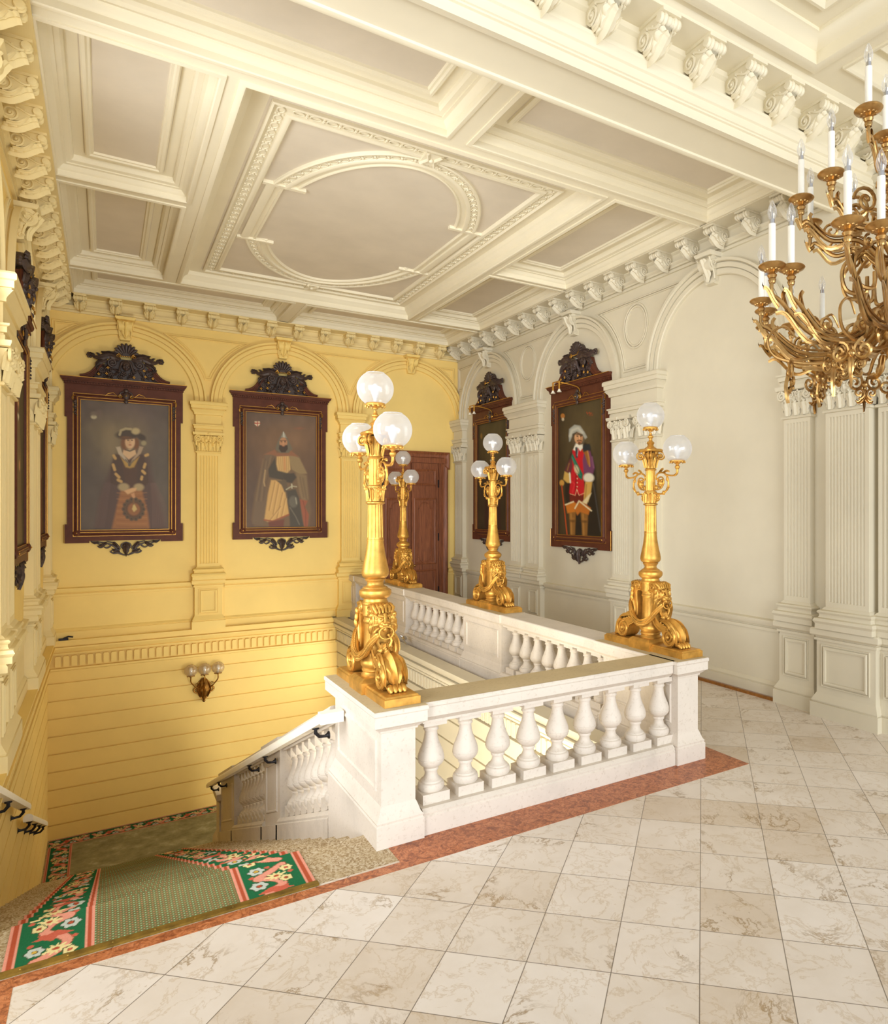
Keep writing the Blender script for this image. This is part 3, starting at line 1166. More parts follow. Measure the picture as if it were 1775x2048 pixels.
for s2 in (1, -1):
    xs = ocx + s2 * 1.42
    sweep(m, [(xs, ocy - s2 * 1.0), (xs, ocy + s2 * 1.0)], [(0.0, ZP), (0.0, ZP - 0.03), (0.03, ZP - 0.04), (0.1, ZP - 0.03), (0.11, ZP - 0.01), (0.17, ZP - 0.01), (0.175, ZP - 0.028), (0.2, ZP - 0.03), (0.21, ZP)], FXY())
m.build('oval_moulding', M['ceil'], bigc, smooth=35)
for yy in (by0 + 0.16, by1 - 0.16):
    m = MB()
    m.box(ocx - 0.1, ocx + 0.1, yy - 0.13, yy + 0.13, ZP - 0.055, ZP)
    tube(m, [(ocx + q * 0.085, yy + 0.12 * w, ZP - 0.06) for q, w in ((-1, -1), (-0.4, 0), (-1, 1))], 0.018, 6)
    tube(m, [(ocx + q * 0.085, yy + 0.12 * w, ZP - 0.06) for q, w in ((1, -1), (0.4, 0), (1, 1))], 0.018, 6)
    ball(m, (ocx, yy, ZP - 0.06), 0.03, 8, 5)
    m.build('oval_clasp', M['ceil'], bigc, smooth=35)

# ------------------------------------------------------------------ great beam between hall and stairwell, hall cornice and ceiling
ZBm = 5.85
m = MB()
y0, y1 = 4.42, 4.95
# soffit with a sunk field, and the stairwell side
sweep(m, [(XL - 0.3, 0), (XR, 0)], [(y1 - 0.0, 6.75), (y1, ZBm + 0.03), (y1 - 0.02, ZBm + 0.005), (y1 - 0.05, ZBm), (y1 - 0.075, ZBm + 0.006), (y1 - 0.085, ZBm + 0.02), (y1 - 0.115, ZBm + 0.022), (y0 + 0.07, ZBm + 0.022), (y0 + 0.06, ZBm + 0.004), (y0 + 0.0, ZBm), (y0, ZBm + 0.08), (y0 - 0.02, ZBm + 0.085), (y0 - 0.02, ZBm + 0.10),
       (y0 - 0.035, ZBm + 0.105), (y0 - 0.035, ZBm + 0.175), (y0 - 0.055, ZBm + 0.185), (y0 - 0.08, ZBm + 0.23), (y0 - 0.095, ZBm + 0.24), (y0 - 0.095, ZBm + 0.27), (y0 - 0.04, ZBm + 0.28), (y0 - 0.04, ZBm + 0.43), (y0 - 0.07, ZBm + 0.45), (y0 - 0.08, ZBm + 0.49), (y0 - 0.37, ZBm + 0.495), (y0 - 0.37, ZBm + 0.52), (y0 - 0.41, ZBm + 0.545), (y0 - 0.41, 6.55)], FXY(), cap=False)
beam = struct(m.build('trim_1', M['ceil'], smooth=30), 'broad plaster beam crossing between hall and stairwell ceilings', 'beam')
for i in range(16):
    x = -0.95 + 0.5165 * i + 0.02
    if XL < x < XR - 0.1:
        inst(MODM['ceil'], 'modillion', beam, (x, y0 - 0.04, ZBm + 0.468), 0, (1.06, 1.05, 1.12))
ZH = ZBm + 0.545
m = MB()
HC = [(-0.5, 5.28, 0.2, 3.86), (5.56, CXR, 0.2, 3.72)]
plate(m, XL - 3, XR, 0.0, y0 - 0.37, HC, ZH)
m.box(XL - 3, XR + 0.3, -0.0, 4.95, 7.05, 7.2)
hall = struct(m.build('ceiling_hall', M['ceil'], smooth=None))
HPROF = [(-0.09, ZH), (-0.09, ZH - 0.02), (-0.05, ZH - 0.025), (0.0, ZH - 0.012), (0.0, ZH + 0.1), (0.03, ZH + 0.12), (0.08, ZH + 0.17), (0.11, ZH + 0.18), (0.11, ZH + 0.21), (0.26, ZH + 0.215), (0.27, ZH + 0.185), (0.30, ZH + 0.18), (0.33, ZH + 0.21), (0.34, ZH + 0.30), (0.58, ZH + 0.30), (0.59, ZH + 0.27), (0.63, ZH + 0.265), (0.66, ZH + 0.31)]
for c in HC:
    m = MB()
    k = 1.0 if c[1] - c[0] > 2 else 0.45
    sweep(m, [(c[0], c[2]), (c[1], c[2]), (c[1], c[3]), (c[0], c[3])], [(d * k, z) for d, z in HPROF], FXY(), closed=True)
    co = m.build('coffer', M['ceil'], hall, smooth=30)
    m = MB()
    z = ZH + 0.305
    q = 0.56 * k
    m.quad((c[0] + q, c[2] + q, z), (c[1] - q, c[2] + q, z), (c[1] - q, c[3] - q, z), (c[0] + q, c[3] - q, z))
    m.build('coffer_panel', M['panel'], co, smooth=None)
    if k == 1.0:
        m = MB()
        ZPs, ZP = ZP, ZH + 0.31
        chain(m, [(c[0] + 0.46, c[2] + 0.46), (c[1] - 0.46, c[2] + 0.46), (c[1] - 0.46, c[3] - 0.46), (c[0] + 0.46, c[3] - 0.46)], 0.2)
        ZP = ZPs
        m.build('carved_band', M['ceil'], co, smooth=35)

# ------------------------------------------------------------------ door in the back wall
m = MB()
dx0, dx1, dz = 4.93, 6.77, 3.75
cxd = 5.845
m.box(cxd - 0.92, cxd + 0.92, YB - 0.03, YB - 0.001, 0, 3.75)
FPR = [(0.0, 0.0), (0.0, 0.10), (0.03, 0.115), (0.05, 0.10), (0.09, 0.08), (0.13, 0.08), (0.14, 0.06), (0.20, 0.06), (0.215, 0.04), (0.24, 0.035), (0.25, 0.0)]
dl, dr = cxd - 0.90, cxd + 0.90
sweep(m, [(dl, 0.0), (dl, 3.34), (dl - 0.05, 3.34), (dl - 0.05, 3.745), (dr + 0.05, 3.745), (dr + 0.05, 3.34), (dr, 3.34), (dr, 0.0)], [(-d, h) for d, h in FPR], FB)
m.box(cxd - 0.92, cxd + 0.92, YB - 0.09, YB - 0.001, 3.48, 3.6)
door = struct(m.build('door_1', M['door'], smooth=30), 'tall reddish panelled double door behind the balustrade', 'door')
for s in (-1, 1):
    m = MB()
    lx = sorted((cxd + s * 0.012, cxd + s * 0.66))
    m.box(lx[0], lx[1], YB - 0.075, YB - 0.025, 0.01, 3.47)
    f2 = lambda u, v, h: FB(u, v, h + 0.075)
    PF = [(0.0, 0.0), (0.0, 0.02), (0.02, 0.028), (0.035, 0.016), (0.055, 0.01), (0.06, -0.006), (0.075, -0.006)]
    a, b = lx[0] + 0.05, lx[1] - 0.05
    for z0, z1 in ((2.95, 3.33), (1.12, 2.66), (0.25, 1.0)):
        sweep(m, [(a, z0), (b, z0), (b, z1), (a, z1)], PF, f2, closed=True)
        m.box(a + 0.1, b - 0.1, YB - 0.083, YB - 0.07, z0 + 0.1, z1 - 0.1)
    mid, hw = (a + b) / 2, 0.17
    pts = [(mid + hw, 1.30)] + [(mid + hw, 2.42), (mid + hw * 0.8, 2.42)] + arcpts((mid, 2.42), hw * 0.8, 0, pi, 14) + [(mid - hw * 0.8, 2.42), (mid - hw, 2.42), (mid - hw, 1.30), (mid - hw * 0.8, 1.30)] + arcpts((mid, 1.30), hw * 0.8, pi, 2 * pi, 14)
    sweep(m, pts, [(-0.012, 0.008), (-0.006, 0.018), (0.006, 0.018), (0.012, 0.008)], f2, closed=True)
    dleaf = m.build('door_leaf', M['door'], door, smooth=30)
    for hz in (0.5, 1.75, 3.0):
        mh = MB()
        xh = cxd + s * 0.665
        mh.box(xh - 0.012, xh + 0.012, YB - 0.095, YB - 0.07, hz - 0.09, hz + 0.09)
        mh.build('hinge', M['iron'], dleaf, smooth=None)
mh = MB()
ball(mh, (cxd + 0.07, YB - 0.12, 1.1), 0.028, 10, 6)
tube(mh, [(cxd + 0.07, YB - 0.075, 1.1), (cxd + 0.07, YB - 0.12, 1.1)], 0.012, 8)
mh.build('door_knob', M['brass'], door, smooth=40)


# ------------------------------------------------------------------ stairs and landing
NR = 22
RISE = -ZL / NR
YS0 = 5.03
TREAD = (13.15 - YS0) / (NR - 1)
SX0, SX1 = XL, 1.92
prof = [(4.54, -0.3), (4.54, 0.0)]
y, z = YS0, 0.0
for i in range(NR):
    prof += [(y + 0.012, z), (y + 0.02, z - 0.008), (y + 0.02, z - 0.03), (y, z - 0.036), (y, z - RISE)]
    z -= RISE
    y += TREAD
prof += [(y, ZL - 0.3)]
m = MB()
prism(m, prof, lambda u, v, h: (h, u, v), SX0, SX1)
stairs = struct(m.build('stairs', M['granite'], smooth=None), 'stone flight of stairs going down beside the left wall', 'stairs')
m = MB()
m.box(XL, XW + 0.04, 12.6, YB, ZL - 0.3, ZL)
struct(m.build('landing', M['granite'], smooth=None), 'stone landing at the foot of the stairs', 'floor')

# ------------------------------------------------------------------ balusters
BPROF = [(0.092, 0.0), (0.099, 0.012), (0.101, 0.035), (0.094, 0.055), (0.082, 0.062), (0.08, 0.072), (0.062, 0.085), (0.05, 0.105), (0.046, 0.128), (0.048, 0.142), (0.056, 0.146), (0.058, 0.156), (0.054, 0.166),
         (0.060, 0.170), (0.082, 0.188), (0.095, 0.205), (0.101, 0.222), (0.102, 0.229), (0.0995, 0.231), (0.0995, 0.236), (0.101, 0.238), (0.098, 0.262), (0.088, 0.295), (0.073, 0.33), (0.06, 0.365), (0.051, 0.40), (0.047, 0.435), (0.047, 0.448), (0.057, 0.452), (0.059, 0.460), (0.055, 0.468), (0.052, 0.474), (0.062, 0.488), (0.082, 0.502)]


def baluster_mesh(mat, shear=0.0):
    m = MB()
    w = 0.108
    lathe(m, BPROF, (0, 0, 0), 28)
    def blk(z0, z1, w):
        vs = [(x, y, zz - shear * y) for zz in (z0, z1) for y in (-w, w) for x in (-w, w)]
        m.add(vs, [(0, 2, 3, 1), (4, 5, 7, 6), (0, 1, 5, 4), (2, 6, 7, 3), (0, 4, 6, 2), (1, 3, 7, 5)])
    if shear:
        vs = [(x, y, -0.07 - shear * y) for y in (-w, w) for x in (-w, w)] + [(x, y, 0.0) for y in (-w, w) for x in (-w, w)]
        m.add(vs, [(0, 2, 3, 1), (4, 5, 7, 6), (0, 1, 5, 4), (2, 6, 7, 3), (0, 4, 6, 2), (1, 3, 7, 5)])
        w2 = 0.085
        vs = [(x, y, 0.502) for y in (-w2, w2) for x in (-w2, w2)] + [(x, y, 0.585 - shear * y) for y in (-w2, w2) for x in (-w2, w2)]
        m.add(vs, [(0, 2, 3, 1), (4, 5, 7, 6), (0, 1, 5, 4), (2, 6, 7, 3), (0, 4, 6, 2), (1, 3, 7, 5)])
    else:
        blk(-0.075, 0.0, w)
        blk(0.502, 0.545, 0.092)
    return m.mesh('baluster', mat, 40)


BAL = baluster_mesh(M['stone'])
SLOPE = RISE / TREAD
BALS = baluster_mesh(M['stone'], SLOPE)
ZB0 = 0.262                     # where a baluster's round part begins
CAPR = 0.975
PEDP = [(0.05, 0.0), (0.05, 0.155), (0.042, 0.165), (0.046, 0.18), (0.03, 0.20), (0.018, 0.235), (0.006, 0.27), (0.0, 0.28), (0.0, 0.80), (0.012, 0.805), (0.016, 0.82), (0.035, 0.835), (0.05, 0.85), (0.068, 0.86), (0.068, 0.935), (0.075, 0.945), (0.075, 0.968), (0.068, CAPR)]


def pedestal(parent, x0, x1, y0, y1, panel=None, mats=None):
    m = MB()
    ringblock(m, x0, x1, y0, y1, PEDP)
    for side in (panel or ''):
        f2 = {'L': lambda u, v, h: (x0 - h, u, v), 'F': lambda u, v, h: (u, y0 - h, v), 'R': lambda u, v, h: (x1 + h, u, v)}[side]
        a, b = (x0, x1) if side == 'F' else (y0, y1)
        sweep(m, [(a + 0.09, 0.36), (b - 0.09, 0.36), (b - 0.09, 0.74), (a + 0.09, 0.74)], [(0.0, 0.0), (0.008, 0.012), (0.022, 0.012), (0.03, 0.0)], f2, closed=True)
    o = m.build('pedestal', M['stone'], parent, smooth=30, world=True)
    m = MB()
    m.quad((x0 - 0.07, y0 - 0.07, CAPR + 0.001), (x1 + 0.07, y0 - 0.07, CAPR + 0.001), (x1 + 0.07, y1 + 0.07, CAPR + 0.001), (x0 - 0.07, y1 + 0.07, CAPR + 0.001))
    m.build('cap_top', M['worn'], o, smooth=None)
    return o


RAILP = [(-0.13, 0.805), (-0.13, 0.825), (-0.15, 0.835), (-0.17, 0.86), (-0.18, 0.865), (-0.18, 0.935), (-0.187, 0.945), (-0.187, 0.966), (-0.18, CAPR), (0.18, CAPR), (0.187, 0.966), (0.187, 0.945), (0.18, 0.935), (0.18, 0.865), (0.17, 0.86), (0.15, 0.835), (0.13, 0.825), (0.13, 0.805)]
PLINP = [(-0.19, 0.0), (-0.19, 0.135), (-0.18, 0.145), (-0.184, 0.16), (-0.165, 0.18), (-0.155, 0.188), (0.155, 0.188), (0.165, 0.18), (0.184, 0.16), (0.18, 0.145), (0.19, 0.135), (0.19, 0.0)]

near = thing('balustrade', 'short near stone balustrade with nine balusters standing on the tiled hall floor', 'balustrade', (3.1, 4.97, 0))
PA = pedestal(near, 1.63, 1.885, 4.80, 5.97, 'L')
m = MB()
m.box(1.58, 1.935, 4.75, 6.0, -0.7, 0.0)
m.build('foundation', M['stone'], near, smooth=None, world=True)
m = MB()
sweep(m, [(1.94, 4.965), (4.425, 4.965)], PLINP, FXY(), pclosed=True)
m.build('plinth', M['stone'], near, smooth=30, world=True)
m = MB()
sweep(m, [(1.955, 4.965), (4.405, 4.965)], RAILP, FXY(), pclosed=True)
rail = m.build('rail', M['stone'], near, smooth=30, world=True)
m = MB()
m.quad((1.96, 4.785, CAPR + 0.001), (4.44, 4.785, CAPR + 0.001), (4.44, 5.145, CAPR + 0.001), (1.96, 5.145, CAPR + 0.001))
m.build('worn_top', M['worn'], rail, smooth=None)
for i in range(9):
    inst(BAL, 'baluster', near, Vector((2.075 + 0.2885 * i, 4.965, ZB0)) - near.location)

long_b = thing('balustrade', 'long stone balustrade along the right of the stairwell with four pedestals', 'balustrade', (4.6, 9.9, 0))
lx0, lx1 = 4.48, 4.74
lc = (lx0 + lx1) / 2 + 0.0
peds = [(4.80, 5.97), (8.28, 9.46), (11.88, 13.06), (14.85, YB - 0.01)]
for a, b in peds:
    pedestal(long_b, lx0, lx1, a, b, 'L' if a > 5 else 'L')
for (a0, a), (b, b0), nb in ((peds[0], peds[1], 8), (peds[1], peds[2], 8), (peds[2], peds[3], 6)):
    m = MB()
    sweep(m, [(lc, a + 0.04), (lc, b - 0.04)], PLINP, FXY(), pclosed=True)
    m.build('plinth', M['stone'], long_b, smooth=30, world=True)
    m = MB()
    sweep(m, [(lc, a + 0.04), (lc, b - 0.04)], RAILP, FXY(), pclosed=True)
    m.build('rail', M['stone'], long_b, smooth=30, world=True)
    for i in range(nb):
        inst(BAL, 'baluster', long_b, Vector((lc, a + 0.05 + (b - a - 0.1) * (i + 0.5) / nb, ZB0)) - long_b.location)
# moulded string under the long balustrade, stairwell side
m = MB()
sweep(m, [(XW + 0.1, 5.2), (XW + 0.1, YB)], [(0.0, -0.35), (0.12, -0.33), (0.12, 0.06), (0.10, 0.075), (-0.02, 0.075)], FXY(), cap=False)

# stair balustrade: follows the flight down
sb = thing('stair_balustrade', 'white stone stair balustrade sloping down from the near pedestal to the landing', 'balustrade', (1.76, 9.5, -2.0))


def zst(y):
    return -SLOPE * (y - YS0)


def slanted(m, y0, y1, pr, xc):
    """Profile [(x, z above the nosing line)] run down the slope."""
    n = len(pr)
    vs = [(xc + x, yy, zst(yy) + z) for yy in (y0, y1) for x, z in pr]
    m.add(vs, [(i, (i + 1) % n, n + (i + 1) % n, n + i) for i in range(n)] + [tuple(range(n)), tuple(range(2 * n - 1, n - 1, -1))])


xs = 1.76
S_PL = [(-0.19, -0.5), (-0.19, 0.16), (-0.18, 0.17), (-0.183, 0.19), (-0.16, 0.22), (-0.15, 0.225), (0.15, 0.225), (0.16, 0.22), (0.183, 0.19), (0.19, 0.16), (0.19, -0.5)]
S_RL = [(-0.12, 0.96), (-0.12, 0.985), (-0.15, 1.0), (-0.17, 1.025), (-0.17, 1.09), (-0.16, 1.115), (0.16, 1.115), (0.17, 1.09), (0.17, 1.025), (0.15, 1.0), (0.12, 0.985), (0.12, 0.96)]
for y0, y1, nb in ((6.03, 8.10, 8), (8.98, 11.35, 9)):
    m = MB()
    slanted(m, y0 - 0.03, y1 + 0.03, S_PL, xs)
    m.build('plinth', M['stone'], sb, smooth=30, world=True)
    m = MB()
    slanted(m, y0 - 0.03, y1 + 0.03, S_RL, xs)
    m.build('rail', M['stone'], sb, smooth=30, world=True)
    for i in range(nb):
        yy = y0 + (y1 - y0) * (i + 0.5) / nb
        inst(BALS, 'baluster', sb, Vector((xs, yy, zst(yy) + 0.305)) - sb.location, 0, (1, 1, 1.17))
# piers
for y0, y1 in ((8.10, 8.98), (11.35, 12.75)):
    m = MB()
    for (ex, zlo, zhi) in ((0.19, -0.55, 0.16), (0.15, 0.1, 1.0), (0.185, 0.985, 1.125)):
        slanted(m, y0 - (0.04 if ex > 0.16 else 0), y1 + (0.04 if ex > 0.16 else 0), [(-ex, zlo), (-ex, zhi), (ex, zhi), (ex, zlo)], xs)
    pts = [(y0 + 0.13, 0.3), (y1 - 0.13, 0.3), (y1 - 0.13, 0.88), (y0 + 0.13, 0.88)]
    sweep(m, pts, [(0.0, 0.0), (0.01, 0.012), (0.025, 0.012), (0.035, 0.0)], lambda u, v, h: (xs - 0.15 - h, u, zst(u) + v), closed=True)
    m.build('pier', M['stone'], sb, smooth=None, world=True)
# end newel on the landing
m = MB()
yn = 12.95
ringblock(m, xs - 0.17, xs + 0.17, 12.78, 13.15, [(0.05, ZL), (0.05, ZL + 0.25), (0.02, ZL + 0.32), (0.0, ZL + 0.36), (0.0, ZL + 0.95), (0.03, ZL + 0.98), (0.05, ZL + 1.0), (0.05, ZL + 1.1)])
m.build('newel', M['stone'], sb, smooth=30, world=True)
# marble string against the flight (stair side) and wall below (far side)
m = MB()
vs = [(1.58, 5.97, 0.02), (1.58, 5.97, -1.2), (1.58, 13.2, ZL), (1.58, 13.2, zst(13.2) + 0.16), (1.94, 5.97, 0.02), (1.94, 5.97, -1.2), (1.94, 13.2, ZL), (1.94, 13.2, zst(13.2) + 0.16)]
slanted(m, 5.99, 13.1, [(-0.185, -0.6), (-0.185, 0.1), (0.185, 0.1), (0.185, -0.6)], xs)
m.build('string', M['stone'], sb, smooth=None, world=True)
# closing wall under the flight, facing the stairwell's right side
m = MB()
poly = [(4.6, -0.01), (4.6, ZL), (13.15, ZL), (13.15, zst(13.15) - 0.1), (YS0 + 0.3, -0.13)]
prism(m, poly, lambda u, v, h: (h, u, v), 1.86, 1.94)
struct(m.build('wall_under_stairs', M['cream'], smooth=None))

# ------------------------------------------------------------------ pale wooden handrails on iron brackets


def railprof():
    return [(-0.032, -0.03), (-0.035, -0.005), (-0.03, 0.012), (-0.012, 0.028), (0.012, 0.028), (0.03, 0.012), (0.035, -0.005), (0.032, -0.03)]


def handrail(name, label, pts, brackets, side, x, ret=False):
    t = thing(name, label, 'handrail', (x, pts[0][0], pts[0][1]))
    m = MB()
    P = railprof()
    n = len(P)
    vs = []
    for y, z in pts:
        vs += [(x + a * 1.35, y, z + b * 1.5) for a, b in P]
    fs = [(i * n + k, i * n + (k + 1) % n, (i + 1) * n + (k + 1) % n, (i + 1) * n + k) for i in range(len(pts) - 1) for k in range(n)]
    fs += [tuple(range(n)), tuple((len(pts) - 1) * n + k for k in range(n))[::-1]]
    m.add(vs, fs)
    if ret:
        m.box(x - 0.045, 1.612, pts[0][0] - 0.045, pts[0][0] + 0.045, pts[0][1] - 0.045, pts[0][1] + 0.042)
    m.build('rail', M['candle'], t, smooth=30, world=True)
    for y, z in brackets:
        m = MB()
        d = side
        tube(m, [(x, y, z - 0.04), (x, y, z - 0.085), (x + d * 0.03, y, z - 0.12), (x + d * 0.075, y, z - 0.125), (x + d * 0.10, y, z - 0.12)], [0.013, 0.016, 0.014, 0.013, 0.022], 8)
        lathe(m, [(0, -0.006), (0.03, -0.006), (0.03, 0.006), (0, 0.006)], (x, y, z - 0.045), 12)
        lathe(m, [(0, 0.0), (0.034, 0.0), (0.03, 0.012), (0, 0.014)], (x + d * 0.112, y, z - 0.12), 12, ax=lambda a, b, c: (-d * c, a, b))
        m.build('bracket', M['iron'], t, smooth=40, world=True)
    return t


hz = lambda y: zst(y) + 0.90
handrail('stair_handrail', 'pale wooden handrail on black brackets along the white stair balustrade',
         [(5.70, 0.72)] + [(y, 0.72 - SLOPE * (y - 5.70)) for y in (9.0, 13.1)],
         [(y, 0.72 - SLOPE * (y - 5.70)) for y in (6.0, 8.2, 9.2, 11.9, 12.8)], 1, 1.475, True)
handrail('wall_handrail', 'upper pale wooden wall handrail at the left edge of the picture', [(5.2, 0.9), (5.4, 0.86), (9.72, hz(9.72) + 0.10)], [(y, hz(y) + 0.10) for y in (6.0, 8.0, 9.4)], -1, -0.72)
handrail('wall_handrail', 'lower pale wooden wall handrail with four black brackets on the left wall', [(9.95, hz(9.95) - 0.02), (12.45, hz(12.45) - 0.02)], [(y, hz(y) - 0.02) for y in (10.1, 10.9, 11.6, 12.25)], -1, -0.72)

# little metal fittings
m = MB()
ball(m, (0, 0, 0), 0.05, 10, 6, (0.7, 1.4, 0.8))
tube(m, [(0.0, -0.05, 0), (-0.05, -0.12, -0.02), (-0.03, -0.18, -0.07)], 0.014, 8)
tube(m, [(0.02, 0.05, 0), (-0.03, 0.1, 0.03)], 0.012, 8)
o = m.build('rail_bracket', M['steel'], smooth=40)
o.location = (4.26, 11.35, 0.19)
tag(o, 'shiny metal bracket fixed low on the inside of the long balustrade', 'bracket')
m = MB()
m.box(-0.07, 0.07, -0.03, 0.03, 0, 0.035)
tube(m, [(0.0, 0, 0.03), (0.07, 0, 0.06), (0.14, 0, 0.045)], 0.014, 6)
o = m.build('dark_fitting', M['iron'], smooth=40)
o.location = (-0.60, 15.12, 0.076)
tag(o, 'small dark fitting lying on the ledge in the far left corner', 'fitting')

# ------------------------------------------------------------------ carpets
C = {k: np.array(L3(*v)[:3]) for k, v in dict(green=(38, 104, 66), dgreen=(30, 70, 44), pink=(222, 150, 128), rose=(196, 98, 76), cream=(226, 210, 150), grey=(190, 198, 188), rust=(176, 84, 56), yel=(206, 168, 74), dk=(70, 60, 40)).items()}


def flower(img, X, Y, cx, cy, r, col, core, petals=6, amp=0.11, ph=0.0):
    d = np.hypot(X - cx, Y - cy)
    a = np.arctan2(Y - cy, X - cx)
    R = r * (1 - amp + amp * np.cos(petals * a + ph))
    img[d < R * 1.16] = C['dk'] * 0.6 + C['green'] * 0.4
    img[d < R] = col
    img[(d < r * 0.36)] = C['dk']
    img[d < r * 0.28] = core


def poly_in(X, Y, pts):
    ins = np.zeros(X.shape, bool)
    n = len(pts)
    for i in range(n):
        x0, y0 = pts[i]
        x1, y1 = pts[(i + 1) % n]
        if y0 == y1:
            continue
        c = ((y0 > Y) != (y1 > Y)) & (X < (x1 - x0) * (Y - y0) / (y1 - y0) + x0)
        ins ^= c
    return ins


def stroke(img, X, Y, pts, w, col):
    for a, b in zip(pts, pts[1:]):
        ax, ay = a
        dx, dy = b[0] - ax, b[1] - ay
        L2 = dx * dx + dy * dy + 1e-12
        t = np.clip(((X - ax) * dx + (Y - ay) * dy) / L2, 0, 1)
        img[np.hypot(X - ax - t * dx, Y - ay - t * dy) < w] = col


def border_img(U, V, W=0.36, REP=0.62):
    """Floral border: U across (0..W), V along, repeating every REP."""
    v = np.mod(V, REP)
    img = np.empty(U.shape + (3,))
    img[:] = C['green']
    for off in (-REP, 0, REP):
        y = v + off
        # winding pink ribbon leaf
        pts = catmull([(0.10, 0.02), (0.20, 0.07), (0.255, 0.16), (0.20, 0.25), (0.13, 0.31), (0.17, 0.39), (0.26, 0.44), (0.17, 0.5), (0.09, 0.56)], 5)
        stroke(img, U, y, pts, 0.032, C['rust'] * 0.5 + C['green'] * 0.3)
        stroke(img, U, y, pts, 0.026, C['pink'])
        for (c, rr, k) in (((0.20, 0.10), 0.05, 'cream'), ((0.15, 0.42), 0.045, 'cream')):
            d = np.hypot((U - c[0]) / 1.5, (y - c[1]))
            a = np.arctan2(y - c[1], U - c[0])
            img[d < rr * (0.82 + 0.25 * np.cos(9 * a))] = C['cream']
            img[d < rr * 0.28] = C['rust']
        pl = [(0.07, 0.235), (0.13, 0.225), (0.18, 0.19), (0.20, 0.235), (0.29, 0.24), (0.24, 0.275), (0.20, 0.30), (0.15, 0.275), (0.10, 0.285), (0.11, 0.255)]
        img[poly_in(U, y, pl)] = C['rose']
        flower(img, U, y, 0.095, 0.12, 0.05, C['grey'], C['yel'])
        flower(img, U, y, 0.265, 0.345, 0.055, C['grey'], C['rust'])
        flower(img, U, y, 0.10, 0.365, 0.042, C['cream'], C['rust'], 5)
        flower(img, U, y, 0.27, 0.05, 0.04, C['cream'], C['rose'], 5)
        flower(img, U, y, 0.25, 0.545, 0.052, C['grey'], C['yel'])
        flower(img, U, y, 0.075, 0.50, 0.042, C['cream'], C['rose'], 6)
        for cx, cy in ((0.07, 0.19), (0.29, 0.19), (0.06, 0.44), (0.29, 0.47), (0.18, 0.565)):
            img[np.hypot(U - cx, y - cy) < 0.017] = C['rose']
    return img


def stripe_img(img, U, a, b):
    t = (U - a) / (b - a)
    s = (t >= 0) & (t <= 1)
    img[s] = C['pink']
    img[s & (t > 0.3) & (t < 0.72)] = C['rust']
    return img


def grid_mesh(name, P, img, mat, uv=None):
    """P: (n, m, 3) points, img: (n, m, 3) linear colours."""
    n, k = P.shape[:2]
    idx = np.arange(n * k).reshape(n, k)
    f = np.stack([idx[:-1, :-1], idx[:-1, 1:], idx[1:, 1:], idx[1:, :-1]], -1).reshape(-1, 4)
    me = bpy.data.meshes.new(name)
    me.from_pydata(P.reshape(-1, 3).tolist(), [], f.tolist())
    me.materials.append(mat)
    if img is not None:
        ca = me.color_attributes.new('Col', 'FLOAT_COLOR', 'POINT')
        a = np.ones((n * k, 4), np.float32)
        a[:, :3] = np.clip(img.reshape(-1, 3), 0, 1)
        ca.data.foreach_set('color', a.ravel())
    if uv is not None:
        ul = me.uv_layers.new(name='UVMap')
        li = np.empty(len(me.loops), np.int32)
        me.loops.foreach_get('vertex_index', li)
        ul.data.foreach_set('uv', uv.reshape(-1, 2)[li].astype(np.float32).ravel())
    me.polygons.foreach_set('use_smooth', [True] * len(me.polygons))
    me.update()
    return me


# path of the runner down the steps (y, z, length)
path = [(4.56, 0.012), (YS0 + 0.012, 0.012), (YS0 + 0.03, 0.004)]
y, z = YS0, 0.0
for i in range(NR):
    path += [(y + 0.03, z - 0.03), (y + 0.012, z - 0.045), (y + 0.012, z - RISE + 0.014)]
    z -= RISE
    if i < NR - 1:
        path += [(y + TREAD + 0.012, z + 0.012), (y + TREAD + 0.03, z + 0.004)]
    y += TREAD


def densify(path, step):
    out, s, S = [path[0]], 0.0, [0.0]
    for a, b in zip(path, path[1:]):
        L = math.hypot(b[0] - a[0], b[1] - a[1])
        n = max(1, int(round(L / step)))
        for i in range(1, n + 1):
            t = i / n
            out.append((a[0] + (b[0] - a[0]) * t, a[1] + (b[1] - a[1]) * t))
            S.append(s + L * t)
        s += L
    return np.array(out), np.array(S)


RX0, RX1 = -0.44, 1.125
runner = thing('stair_runner', 'green floral bordered stair carpet running down the middle of the steps', 'carpet', (0.34, 4.6, 0.0))
pts, S = densify(path, 0.0066)
BWID = 0.44


def border_part(name, xa, xb, flip):
    n = 68
    U = np.linspace(0, BWID, n)
    Ug, Vg = np.meshgrid(U, S)
    img = border_img(Ug - 0.048, Vg + (0.2 if flip else 0.0))
    img = stripe_img(img, Ug, 0.0, 0.055)
    img = stripe_img(img, Ug, BWID - 0.05, BWID)
    img *= (0.93 + 0.14 * rng.random(img.shape[:2]))[..., None]
    X = xa + (xb - xa) * U / BWID
    P = np.empty((len(S), n, 3))
    P[..., 0] = X[None, :]
    P[..., 1] = pts[:, 0:1]
    P[..., 2] = pts[:, 1:2]
    o = bpy.data.objects.new(name, grid_mesh(name, P, img, M['carpet']))
    COL.objects.link(o)
    o.parent = runner
    o.matrix_parent_inverse = Matrix.Translation(-runner.location)


